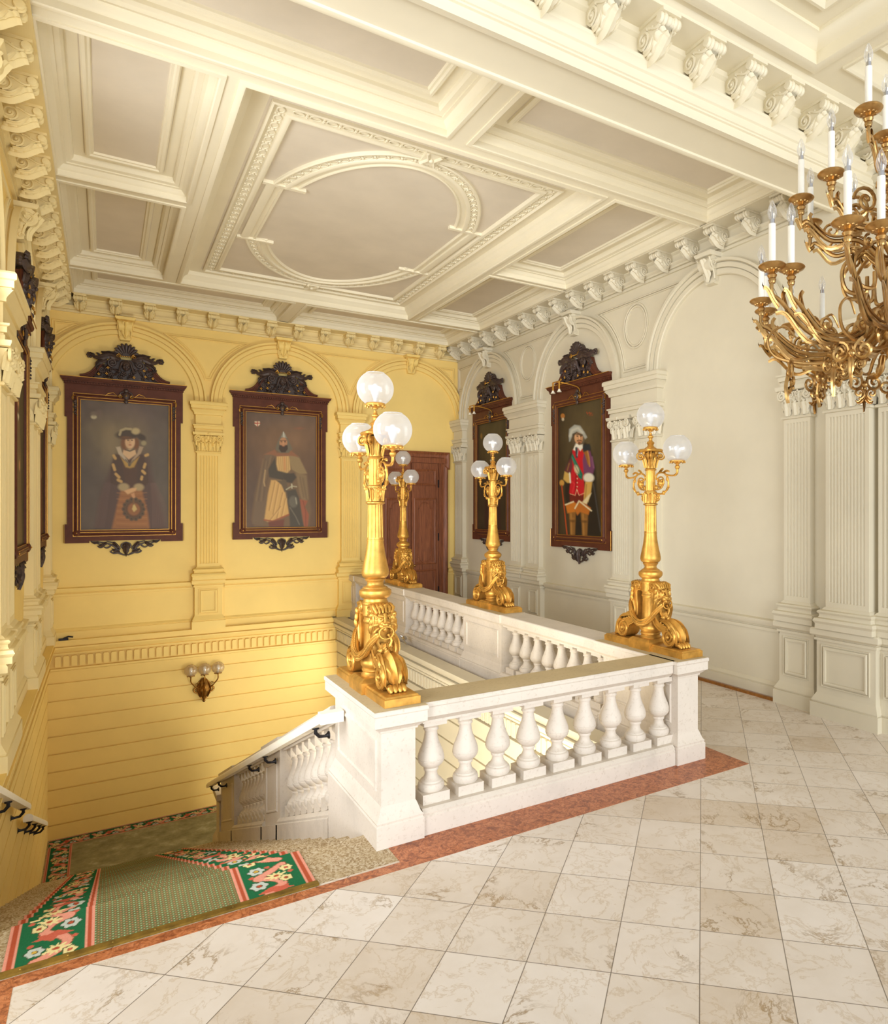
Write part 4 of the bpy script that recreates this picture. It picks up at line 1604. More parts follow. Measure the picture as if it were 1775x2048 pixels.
border_part('floral_border', RX0, RX0 + 0.395, False)
border_part('floral_border', RX1, RX1 - BWID, True)
p2, S2 = densify(path, 10.0)
xsn = np.array([RX0 + 0.395, RX1 - BWID])
P = np.empty((len(S2), 2, 3))
P[..., 0] = xsn[None, :]
P[..., 1] = p2[:, 0:1]
P[..., 2] = p2[:, 1:2]
uv = np.empty((len(S2), 2, 2))
uv[..., 0] = xsn[None, :]
uv[..., 1] = S2[:, None]
me = grid_mesh('dotted_middle', P, None, M['dots'], uv)
me.polygons.foreach_set('use_smooth', [False] * len(me.polygons))
o = bpy.data.objects.new('dotted_middle', me)
COL.objects.link(o)
o.parent = runner
o.matrix_parent_inverse = Matrix.Translation(-runner.location)
m = MB()
m.box(RX0 - 0.01, RX1 + 0.01, 4.525, 4.575, 0.0, 0.014)
for i in range(8):
    lathe(m, [(0.007, 0.0), (0.006, 0.003), (0, 0.004)], (RX0 + 0.08 + i * 0.2, 4.55, 0.014), 8)
m.build('brass_edge_strip', M['brassstrip'], runner, smooth=None, world=True)

# landing carpet, border along the walls
lc_ = thing('landing_carpet', 'worn olive green carpet with floral border on the lower landing', 'carpet', (1.6, 14.2, ZL))
lx0_, lx1_, ly0_, ly1_ = XL + 0.06, XW - 0.1, 13.18, YB - 0.08
zc = ZL + 0.012
bw = 0.34


def flat_border(o_, e_, length, along, inward, mapf):
    n = 34
    U = np.linspace(0, bw, n)
    V = np.linspace(0, length, int(length / 0.014))
    Ug, Vg = np.meshgrid(U, V)
    img = border_img(Ug * 1.12 - 0.03, Vg)
    img = stripe_img(img, Ug, 0.0, 0.04)
    img = stripe_img(img, Ug, bw - 0.04, bw) * 0.72
    P = np.empty(Ug.shape + (3,))
    x, y = mapf(Ug, Vg)
    P[..., 0], P[..., 1], P[..., 2] = x, y, zc
    ob = bpy.data.objects.new('floral_border', grid_mesh('floral_border', P, img, M['carpet']))
    COL.objects.link(ob)
    ob.parent = lc_
    ob.matrix_parent_inverse = Matrix.Translation(-lc_.location)


flat_border(None, None, lx1_ - lx0_, 0, 0, lambda U, V: (lx0_ + V, ly1_ - U))
flat_border(None, None, ly1_ - ly0_ - bw, 0, 0, lambda U, V: (lx0_ + U, ly0_ + V))
t = NT('worn_olive_carpet')
g = t.geo()
t.pr(color=t.ramp(t.noise(3.5, 5, 0.65, g), [(0.3, L3(112, 104, 74)), (0.55, L3(138, 132, 98)), (0.75, L3(172, 168, 138))]), rough=0.95, spec=0.05)
m = MB()
m.box(lx0_ + bw, lx1_, ly0_, ly1_ - bw, ZL, zc)
m.build('plain_middle', t.mat, lc_, smooth=None, world=True)


# ------------------------------------------------------------------ gold lamp standards
def globe_mesh(name, r, mat, zb=-0.118, zt=0.124):
    m = MB()
    a0, a1 = math.asin(zb / (r * 1.0)) if abs(zb) < r else -1.4, math.asin(min(0.98, zt / r))
    pr = [(r * 1.01 * cos(a0 + (a1 - a0) * i / 26), r * sin(a0 + (a1 - a0) * i / 26)) for i in range(27)]
    vs, seg, k = [], 48, len(pr)
    for i in range(seg):
        a = 2 * pi * i / seg
        vs += [(q * cos(a), q * sin(a), z) for q, z in pr]
    fs = [(i * k + j, ((i + 1) % seg) * k + j, ((i + 1) % seg) * k + j + 1, i * k + j + 1) for i in range(seg) for j in range(k - 1)]
    m.add(vs, fs)
    q, z = pr[-1]
    tube(m, [(q * cos(2 * pi * i / 28), q * sin(2 * pi * i / 28), z) for i in range(28)], 0.004, 6, closed=True)
    return m.mesh(name, mat, 60)


GL = globe_mesh('globe', 0.141, M['globe'])


def bulb_mesh(mat, s=1.0):
    m = MB()
    lathe(m, [(0.0, 0.0), (0.014 * s, 0.0), (0.014 * s, 0.03 * s), (0.018 * s, 0.04 * s), (0.03 * s, 0.075 * s), (0.032 * s, 0.095 * s), (0.024 * s, 0.125 * s), (0.01 * s, 0.14 * s), (0.0, 0.142 * s)], (0, 0, 0), 14)
    return m.mesh('bulb', mat, 60)


BULBW = bulb_mesh(plain('white_glass_bulb', L3(236, 236, 234), 0.25, var=0.01), 1.1)


def gallery_mesh():
    m = MB()
    lathe(m, [(0.0, -0.03), (0.016, -0.03), (0.02, -0.02), (0.045, -0.008), (0.072, 0.0), (0.074, 0.012), (0.068, 0.022), (0.06, 0.024), (0.058, 0.012), (0.0, 0.01)], (0, 0, 0), 24, fl=lambda a, z: 1 + (0.03 * cos(12 * a) if z > -0.005 else 0))
    for i in range(12):
        a = 2 * pi * i / 12
        ball(m, (0.074 * cos(a), 0.074 * sin(a), -0.006), 0.010, 6, 4)
    return m


def lion(m, c, s=1.0):
    """Lion mask looking along -y with mane tufts and a ring in its mouth."""
    x, y, z = c
    ball(m, (x, y, z), 0.068 * s, 14, 10, (0.9, 0.75, 1.05))
    ball(m, (x, y - 0.052 * s, z - 0.018 * s), 0.036 * s, 12, 8, (1.0, 0.9, 0.8))
    tube(m, [(x, y - 0.045 * s, z + 0.05 * s), (x, y - 0.068 * s, z + 0.012 * s), (x, y - 0.086 * s, z - 0.008 * s)], [0.014 * s, 0.015 * s, 0.02 * s], 8)
    ball(m, (x, y - 0.045 * s, z - 0.052 * s), 0.022 * s, 10, 6)
    for q in (-1, 1):
        ball(m, (x + q * 0.03 * s, y - 0.05 * s, z + 0.022 * s), 0.011 * s, 8, 5)
        tube(m, [(x + q * 0.012 * s, y - 0.056 * s, z + 0.034 * s), (x + q * 0.048 * s, y - 0.046 * s, z + 0.044 * s)], 0.010 * s, 6)
        ball(m, (x + q * 0.05 * s, y - 0.02 * s, z + 0.062 * s), 0.018 * s, 8, 5)
        ball(m, (x + q * 0.026 * s, y - 0.06 * s, z - 0.03 * s), 0.02 * s, 8, 5)
        for i in range(7):
            a = -0.75 + i * 0.42
            p0 = (x + q * 0.045 * s * cos(a), y - 0.02 * s, z + 0.065 * s * sin(a))
            p1 = (x + q * (0.078 + 0.012 * (i % 2)) * s * cos(a), y - 0.012 * s, z + 0.10 * s * sin(a))
            p2 = (x + q * 0.088 * s * cos(a), y + 0.0 * s, z + (0.12 * sin(a) - 0.05) * s)
            tube(m, catmull([p0, p1, p2], 4), [0.012 * s] * 4 + [0.016 * s] * 3 + [0.011 * s, 0.004 * s], 6)
    tube(m, [(x + 0.05 * s * cos(2 * pi * i / 16), y - 0.075 * s, z - 0.075 * s + 0.042 * s * sin(2 * pi * i / 16)) for i in range(16)], 0.006 * s, 6, closed=True)


def zc_(z):
    return z - 0.975


def make_lamp():
    t = thing('lamp_standard', 'x', 'lamp')
    G = M['gold']
    # plinth: two end blocks and a taller middle block
    m = MB()
    for y0, y1 in ((-0.60, -0.11), (0.11, 0.60)):
        ringblock(m, -0.125, 0.125, y0, y1, [(0.01, 0.0), (0.01, 0.055), (0.0, 0.06), (-0.006, 0.07), (-0.012, 0.072)])
    ringblock(m, -0.15, 0.15, -0.15, 0.15, [(0.01, 0.0), (0.01, 0.085), (0.0, 0.095), (-0.02, 0.11), (-0.03, 0.112)])
    m.build('plinth', G, t, smooth=25)
    m = MB()
    lathe(m, [(0.0, 1.08), (0.108, 1.08), (0.110, 1.095), (0.100, 1.105), (0.094, 1.115), (0.104, 1.125), (0.104, 1.137), (0.096, 1.145), (0.112, 1.17), (0.113, 1.19), (0.104, 1.215), (0.094, 1.235), (0.092, 1.255), (0.086, 1.35), (0.082, 1.49), (0.084, 1.50), (0.092, 1.51), (0.092, 1.52), (0.086, 1.53), (0.086, 1.545), (0.096, 1.56), (0.096, 1.575), (0.094, 1.585), (0.094, 1.64), (0.100, 1.65), (0.100, 1.66), (0.092, 1.67), (0.09, 1.69), (0.108, 1.70), (0.122, 1.72), (0.125, 1.737), (0.122, 1.755), (0.105, 1.768), (0.096, 1.772), (0.09, 1.782), (0.072, 1.79), (0.064, 1.80), (0.062, 1.812), (0.068, 1.828), (0.078, 1.836), (0.08, 1.845), (0.074, 1.85)], (0, 0, -0.975), 40)
    m.build('pedestal_drum', G, t, smooth=30)
    m = MB()
    lathe(m, [(0.074, 1.85), (0.088, 1.856), (0.10, 1.87), (0.106, 1.888), (0.105, 1.91), (0.098, 1.945), (0.088, 1.99), (0.078, 2.04), (0.07, 2.09), (0.065, 2.13), (0.064, 2.148), (0.067, 2.15), (0.067, 2.158), (0.063, 2.16)], (0, 0, -0.975), 36)
    fl = lambda a, z: 1 - 0.085 * max(0.0, cos(14 * a)) ** 0.6
    lathe(m, [(0.0635, 2.16), (0.0635, 2.175)], (0, 0, -0.975), 36)
    lathe(m, [(0.063, 2.175), (0.060, 2.30), (0.0575, 2.435)], (0, 0, -0.975), 112, fl=fl)
    lathe(m, [(0.0, 2.435), (0.058, 2.435), (0.066, 2.442), (0.075, 2.446), (0.075, 2.454), (0.064, 2.458), (0.056, 2.464), (0.054, 2.50), (0.056, 2.54), (0.06, 2.565), (0.066, 2.57), (0.067, 2.58), (0.058, 2.585), (0.052, 2.59), (0.0, 2.59)], (0, 0, -0.975), 30)
    lathe(m, [(0.051, 2.59), (0.049, 2.80)], (0, 0, -0.975), 96, fl=lambda a, z: 1 - 0.09 * max(0.0, cos(12 * a)) ** 0.6)
    for i in range(8):
        a = 2 * pi * i / 8
        d = Vector((cos(a), sin(a), 0))
        leaf(m, [d * 0.056 + Vector((0, 0, 1.49)), d * 0.06 + Vector((0, 0, 1.55)), d * 0.068 + Vector((0, 0, 1.585)), d * 0.08 + Vector((0, 0, 1.575))], 0.042, d, 3, 8, 0.008)
    m.build('shaft', G, t, smooth=35)
    # capital and stem
    m = MB()
    lathe(m, [(0.0, 2.795), (0.058, 2.797), (0.062, 2.806), (0.056, 2.815), (0.05, 2.82), (0.052, 2.88), (0.058, 2.93), (0.07, 2.965), (0.076, 2.975), (0.0, 2.976)], (0, 0, -0.975), 30)
    for i in range(8):
        a = 2 * pi * i / 8
        d = Vector((cos(a), sin(a), 0))
        leaf(m, [d * 0.05 + Vector((0, 0, 1.85)), d * 0.06 + Vector((0, 0, 1.90)), d * 0.078 + Vector((0, 0, 1.955)), d * 0.09 + Vector((0, 0, 1.945))], 0.04, d, 3, 10, 0.008)
    for i in range(4):
        a = pi / 4 + pi / 2 * i
        d = Vector((cos(a), sin(a), 0))
        sd = Vector((-sin(a), cos(a), 0))
        sp = spiral((0.104, 1.968), 0.042, 0.006, pi / 2, -1.6, 24)
        for q in (-1, 1):
            tube(m, [d * x + sd * (q * 0.014) + Vector((0, 0, z)) for x, z in sp], 0.008, 5)
        ball(m, d * 0.098 + Vector((0, 0, 1.972)), 0.022, 8, 5)
        ball(m, Vector((cos(a + pi / 4), sin(a + pi / 4), 0)) * 0.085 + Vector((0, 0, 2.0)), 0.02, 8, 5)
    vs = []
    for zz, sc_ in ((2.012, 0.92), (2.02, 1.0), (2.034, 1.0), (2.044, 0.85)):
        for i in range(32):
            a = 2 * pi * i / 32
            r = (0.098 + 0.03 * abs(cos(2 * (a - pi / 4))) ** 3) * sc_
            vs.append((r * cos(a), r * sin(a), zz))
    fs = [(k * 32 + i, k * 32 + (i + 1) % 32, (k + 1) * 32 + (i + 1) % 32, (k + 1) * 32 + i) for k in range(3) for i in range(32)]
    fs += [tuple(range(32)), tuple(96 + i for i in range(32))]
    m.add(vs, fs)
    lathe(m, [(0.0, 3.015), (0.062, 3.015), (0.064, 3.025), (0.05, 3.035), (0.036, 3.045), (0.03, 3.06), (0.036, 3.072), (0.042, 3.08), (0.036, 3.09), (0.022, 3.10), (0.017, 3.115), (0.02, 3.13), (0.03, 3.14), (0.03, 3.148), (0.019, 3.156), (0.014, 3.17), (0.013, 3.185), (0.0, 3.19)], (0, 0, -0.975), 24)
    m.build('capital', G, t, smooth=40)
    gm = gallery_mesh().mesh('gallery', G, 40)
    g = inst(gm, 'gallery', t, (0, 0, 3.225 - 0.975))
    glob = inst(GL, 'globe', t, (0, 0, 3.361 - 0.975))
    inst(BULBW, 'bulb', glob, (0, 0, -0.115))
    for s in (-1, 1):
        # scroll foot with lion, leaf and paw
        out = [(0.06, 1.655), (0.12, 1.665), (0.165, 1.648), (0.20, 1.60), (0.205, 1.53), (0.185, 1.44), (0.165, 1.36), (0.175, 1.31), (0.215, 1.272), (0.28, 1.255), (0.35, 1.24), (0.41, 1.205), (0.44, 1.15), (0.435, 1.09), (0.40, 1.05), (0.36, 1.042), (0.31, 1.06), (0.285, 1.10), (0.275, 1.14), (0.25, 1.185), (0.19, 1.21), (0.145, 1.25), (0.115, 1.32), (0.11, 1.40), (0.12, 1.50), (0.115, 1.56), (0.06, 1.57)]
        m = MB()
        prism(m, [(y, z - 0.975) for y, z in out], lambda u, v, h: (h, s * u, v), -0.078, 0.078)
        for q in (-1, 1):
            sp = spiral((0.358, 1.142), 0.098, 0.012, pi * 0.45, -2.1, 44)
            tube(m, [(q * 0.084, s * a, b - 0.975) for a, b in sp], [0.017 * (1 - 0.5 * i / 44) for i in range(45)], 6)
            ball(m, (q * 0.09, s * 0.358, 1.142 - 0.975), 0.022, 8, 5)
            edge = catmull([(0.155, 1.63), (0.198, 1.56), (0.178, 1.44), (0.158, 1.36), (0.172, 1.305), (0.23, 1.26), (0.34, 1.24)], 5)
            tube(m, [(q * 0.08, s * a, b - 0.975) for a, b in edge], 0.011, 6)
            sp = spiral((0.118, 1.612), 0.045, 0.008, 0.3, 1.5, 20)
            tube(m, [(q * 0.082, s * a, b - 0.975) for a, b in sp], 0.012, 6)
            inner = catmull([(0.06, 1.57), (0.115, 1.56), (0.118, 1.48), (0.108, 1.38), (0.118, 1.30), (0.16, 1.235), (0.25, 1.185)], 4)
            tube(m, [(q * 0.08, s * a, b - 0.975) for a, b in inner], 0.009, 5)
        foot = m.build('scroll_foot', G, t, smooth=40)
        m = MB()
        pth = [(0, s * 0.19, 1.285 - 0.975), (0, s * 0.28, 1.272 - 0.975), (0, s * 0.37, 1.245 - 0.975), (0, s * 0.445, 1.18 - 0.975), (0, s * 0.458, 1.10 - 0.975), (0, s * 0.455, 1.06 - 0.975)]
        leaf(m, pth, 0.20, (0, s * 0.7, 0.7), 5, 22, 0.022, ridge=0.9)
        for q in (-1, 1):
            leaf(m, [(q * 0.05, s * 0.24, 1.275 - 0.975), (q * 0.07, s * 0.36, 1.255 - 0.975), (q * 0.075, s * 0.44, 1.17 - 0.975), (q * 0.08, s * 0.455, 1.09 - 0.975)], 0.07, (0, s * 0.7, 0.7), 4, 14, 0.014, ridge=0.9)
            for i in range(7):
                ball(m, (q * 0.078, s * (0.25 + 0.033 * i), (1.27 - 0.012 * i - 0.004 * i * i * 0.6) - 0.975), 0.012, 6, 4)
        leaf(m, [(0, s * 0.20, 1.36 - 0.975), (0, s * 0.225, 1.32 - 0.975), (0, s * 0.26, 1.305 - 0.975), (0, s * 0.29, 1.325 - 0.975)], 0.13, (0, s, 0.3), 4, 12, 0.02)
        m.build('acanthus_leaf', G, foot, smooth=50)
        m = MB()
        for q in (-1.1, -0.38, 0.38, 1.1):
            tube(m, [(q * 0.04, s * 0.44, 1.075 - 0.975), (q * 0.045, s * 0.475, 1.083 - 0.975), (q * 0.047, s * 0.505, 1.066 - 0.975), (q * 0.047, s * 0.515, 1.05 - 0.975)], [0.022, 0.026, 0.022, 0.010], 8)
        m.build('paw', G, foot, smooth=50)
        mm_ = MB()
        lion(mm_, (0, 0, 0), 1.12)
        m = MB()
        mt = Matrix.Translation((0, s * 0.175, 1.535 - 0.975)) @ (Matrix.Rotation(pi, 4, 'Z') if s > 0 else Matrix.Identity(4))
        m.merge(mm_, mt)
        for i in range(6):
            q = (i - 2.5) * 0.028
            tube(m, [(q, s * 0.15, 1.655 - 0.975), (q * 1.05, s * 0.205, 1.635 - 0.975), (q * 0.9, s * 0.222, 1.60 - 0.975)], [0.012, 0.015, 0.008], 6)
        for q in (-1, 1):
            tube(m, catmull([(q * 0.03, s * 0.21, 1.43 - 0.975), (q * 0.055, s * 0.215, 1.38 - 0.975), (q * 0.03, s * 0.215, 1.33 - 0.975)], 4), 0.014, 6)
        m.build('lion_mask', G, foot, smooth=60)
        # branch
        m = MB()
        Z0 = -0.975
        def yz(pts, r, seg=7):
            tube(m, [(0, s * y, z + Z0) for y, z in pts], r, seg)
        yz(catmull([(0.05, 2.57), (0.12, 2.555), (0.20, 2.56), (0.25, 2.60), (0.272, 2.66), (0.25, 2.73), (0.19, 2.768), (0.12, 2.765), (0.085, 2.735), (0.095, 2.705), (0.12, 2.712)], 5), 0.0095)
        yz(catmull([(0.235, 2.745), (0.30, 2.735), (0.36, 2.735), (0.395, 2.755), (0.40, 2.79), (0.40, 2.82)], 5), [0.009] * 10 + [0.012] * 16)
        yz(spiral((0.10, 2.515), 0.042, 0.008, pi / 2, -1.5, 22), 0.008)
        yz(catmull([(0.06, 2.60), (0.12, 2.60), (0.17, 2.62), (0.205, 2.67), (0.18, 2.72), (0.13, 2.72), (0.105, 2.68)], 4), 0.008)
        for y, z, r in ((0.155, 2.66, 0.036), (0.09, 2.62, 0.022), (0.20, 2.565, 0.018), (0.255, 2.70, 0.016)):
            ball(m, (0, s * y, z + Z0), r, 9, 6, (0.8, 1, 1))
            for k in range(6):
                a = 2 * pi * k / 6
                ball(m, (0, s * y + r * 0.9 * cos(a), z + Z0 + r * 0.9 * sin(a)), r * 0.5, 6, 4, (0.7, 1, 1))
        for a, b in (((0.13, 2.76), (0.20, 2.80)), ((0.2, 2.765), (0.285, 2.765)), ((0.24, 2.58), (0.29, 2.62))):
            leaf(m, [(0, s * a[0], a[1] + Z0), (0, s * (a[0] + b[0]) / 2, (a[1] + b[1]) / 2 + 0.012 + Z0), (0, s * b[0], b[1] + Z0)], 0.04, (0, 0, 1), 3, 8, 0.008)
        lathe(m, [(0, 2.79), (0.014, 2.792), (0.024, 2.806), (0.026, 2.816), (0.02, 2.828), (0.012, 2.834), (0.016, 2.842), (0, 2.845)], (0, s * 0.40, Z0), 14)
        arm = m.build('branch', G, t, smooth=45)
        inst(gm, 'gallery', arm, (0, s * 0.40, 2.866 - 0.975))
        gg = inst(GL, 'globe', t, (0, s * 0.40, 2.994 - 0.975))
        inst(BULBW, 'bulb', gg, (0, 0, -0.115))
    for q in (-1, 1):
        # laurel swag from lion to lion round the drum
        m = MB()
        ctr = catmull([(q * 0.045, -0.245, 1.44), (q * 0.085, -0.20, 1.375), (q * 0.115, -0.12, 1.285), (q * 0.125, 0.0, 1.245), (q * 0.115, 0.12, 1.285), (q * 0.085, 0.20, 1.375), (q * 0.045, 0.245, 1.44)], 6)
        ctr = [(a, b, c - 0.975) for a, b, c in ctr]
        n = len(ctr)
        tube(m, ctr, [0.011 + 0.014 * sin(pi * i / (n - 1)) for i in range(n)], 8)
        for i in range(1, n - 1):
            p = Vector(ctr[i])
            d = (Vector(ctr[i + 1]) - Vector(ctr[i - 1])).normalized()
            r = 0.011 + 0.014 * sin(pi * i / (n - 1))
            for k in range(3):
                o = Vector((q * cos(-0.9 + 0.9 * k), 0, sin(-0.9 + 0.9 * k)))
                leaf(m, [p + o * r * 0.9, p + o * (r + 0.008) + d * 0.022, p + o * (r + 0.004) + d * 0.045], 0.024, o, 1, 6, 0.006)
        m.build('laurel_swag', G, t, smooth=50)
    return t


lamp0 = make_lamp()
spots = [((1.79, 5.41), 'gold lamp standard nearest the camera, on the pedestal at the head of the stairs'),
         ((4.66, 5.40), 'gold lamp standard on the right corner pedestal in front of the bare right wall'),
         ((4.66, 8.87), 'gold lamp standard on the middle pedestal of the long balustrade'),
         ((4.66, 12.48), 'farthest gold lamp standard, in front of the reddish door')]
for i, ((x, y), lab) in enumerate(spots):
    o = lamp0 if i == 0 else copy_tree(lamp0)
    o.location = (x, y, CAPR + 0.001)
    tag(o, lab, 'lamp', 'lamp standards on the balustrade pedestals')

# ------------------------------------------------------------------ wall sconce on the lower back wall
sc = thing('wall_sconce', 'three-globe bronze wall sconce on the yellow stairwell wall', 'wall lamp', (1.612, YB - LW, -1.10))
B_ = M['oldbrass']
m = MB()
prism(m, [(0.0, -0.24), (0.05, -0.2), (0.12, -0.1), (0.14, 0.0), (0.10, 0.12), (0.03, 0.2), (-0.03, 0.2), (-0.10, 0.12), (-0.14, 0.0), (-0.12, -0.1), (-0.05, -0.2)], lambda u, v, h: (u, -h, v), 0.0, 0.035)
leaf(m, [(0, -0.03, 0.18), (0, -0.08, 0.02), (0, -0.07, -0.12), (0, -0.03, -0.24)], 0.2, (0, -1, 0), 5, 18, 0.03)
for q in (-1, 1):
    leaf(m, [(q * 0.05, -0.03, 0.12), (q * 0.10, -0.06, 0.0), (q * 0.05, -0.05, -0.16)], 0.08, (q * 0.5, -1, 0), 4, 12, 0.02)
    tube(m, [(x, -0.05, z) for x, z in spiral((q * 0.12, -0.01), 0.08, 0.012, pi / 2 + (0.6 if q > 0 else -0.6), 1.5 * q, 26)], 0.016, 6)
ball(m, (0, -0.05, -0.24), 0.028, 8, 6)
ball(m, (0, -0.09, 0.05), 0.035, 10, 6)
m.build('backplate', B_, sc, smooth=50)
gm2 = gallery_mesh().mesh('gallery', B_, 40)
AG = globe_mesh('globe', 0.112, M['amberglobe'], -0.10, 0.104)
for q in (-1, 0, 1):
    m = MB()
    if q:
        tube(m, catmull([(q * 0.06, -0.06, 0.0), (q * 0.12, -0.10, 0.03), (q * 0.18, -0.13, 0.10), (q * 0.232, -0.15, 0.18), (q * 0.235, -0.15, 0.26)], 5), 0.012, 7)
        tube(m, [(x, -0.12, z) for x, z in spiral((q * 0.13, 0.10), 0.03, 0.006, 0, 1.2, 12)], 0.007, 5)
    else:
        tube(m, catmull([(0, -0.05, 0.08), (0, -0.14, 0.12), (0, -0.16, 0.2), (0, -0.16, 0.26)], 5), 0.013, 7)
    a = m.build('arm', B_, sc, smooth=40)
    inst(gm2, 'gallery', a, (q * 0.235, -0.155, 0.29), 0, (0.85, 0.85, 0.85))
    g = inst(AG, 'globe', sc, (q * 0.235, -0.155, 0.395))
    inst(BULBW, 'bulb', g, (0, 0, -0.095))


# ------------------------------------------------------------------ painted canvases
class Paint:
    def __init__(s, X, Y, bg):
        s.X, s.Y = X, Y
        s.img = np.empty(X.shape + (3,))
        s.img[:] = np.array(L3(*bg)[:3])

    def put(s, a, col):
        c = np.array(L3(*col)[:3])
        s.img += (c - s.img) * np.clip(a, 0, 1)[..., None]

    def ell(s, cx, cy, rx, ry, col, soft=6, al=1.0, rot=0.0):
        dx, dy = s.X - cx, s.Y - cy
        if rot:
            c, q = cos(rot), sin(rot)
            dx, dy = dx * c + dy * q, -dx * q + dy * c
        d = (np.sqrt((dx / rx) ** 2 + (dy / ry) ** 2) - 1) * min(rx, ry)
        s.put(al * np.clip(0.5 - d / (2 * soft), 0, 1), col)

    def pol(s, pts, col, soft=5, al=1.0):
        ins = poly_in(s.X, s.Y, pts)
        dm = np.full(s.X.shape, 1e9)
        for a, b in zip(pts, pts[1:] + pts[:1]):
            dx, dy = b[0] - a[0], b[1] - a[1]
            t = np.clip(((s.X - a[0]) * dx + (s.Y - a[1]) * dy) / (dx * dx + dy * dy + 1e-9), 0, 1)
            dm = np.minimum(dm, np.hypot(s.X - a[0] - t * dx, s.Y - a[1] - t * dy))
        d = np.where(ins, -dm, dm)
        s.put(al * np.clip(0.5 - d / (2 * soft), 0, 1), col)

    def lin(s, pts, w, col, soft=3, al=1.0):
        dm = np.full(s.X.shape, 1e9)
        for a, b in zip(pts, pts[1:]):
            dx, dy = b[0] - a[0], b[1] - a[1]
            t = np.clip(((s.X - a[0]) * dx + (s.Y - a[1]) * dy) / (dx * dx + dy * dy + 1e-9), 0, 1)
            dm = np.minimum(dm, np.hypot(s.X - a[0] - t * dx, s.Y - a[1] - t * dy))
        s.put(al * np.clip(0.5 - (dm - w) / (2 * soft), 0, 1), col)

    def mottle(s, amp, seed=1):
        r = np.random.default_rng(seed)
        n, k = s.X.shape
        f = np.zeros((n, k))
        for g in (4, 9, 20):
            a = r.standard_normal((g + 2, g + 2))
            yi = np.linspace(0, g, n)
            xi = np.linspace(0, g, k)
            y0, x0 = yi.astype(int), xi.astype(int)
            fy, fx = (yi - y0)[:, None], (xi - x0)[None, :]
            y0, x0 = y0[:, None], x0[None, :]
            f += (a[y0, x0] * (1 - fy) * (1 - fx) + a[y0 + 1, x0] * fy * (1 - fx) + a[y0, x0 + 1] * (1 - fy) * fx + a[y0 + 1, x0 + 1] * fy * fx) / (1 + g * 0.06)
        s.img *= (1 + amp * f)[..., None]


NX, NY = 121, 205


def cgrid(x0, x1, yt0, yt1, yb0, yb1):
    u, v = np.meshgrid(np.linspace(0, 1, NX), np.linspace(0, 1, NY))
    return x0 + (x1 - x0) * u, (yt0 + (yt1 - yt0) * u) * (1 - v) + (yb0 + (yb1 - yb0) * u) * v


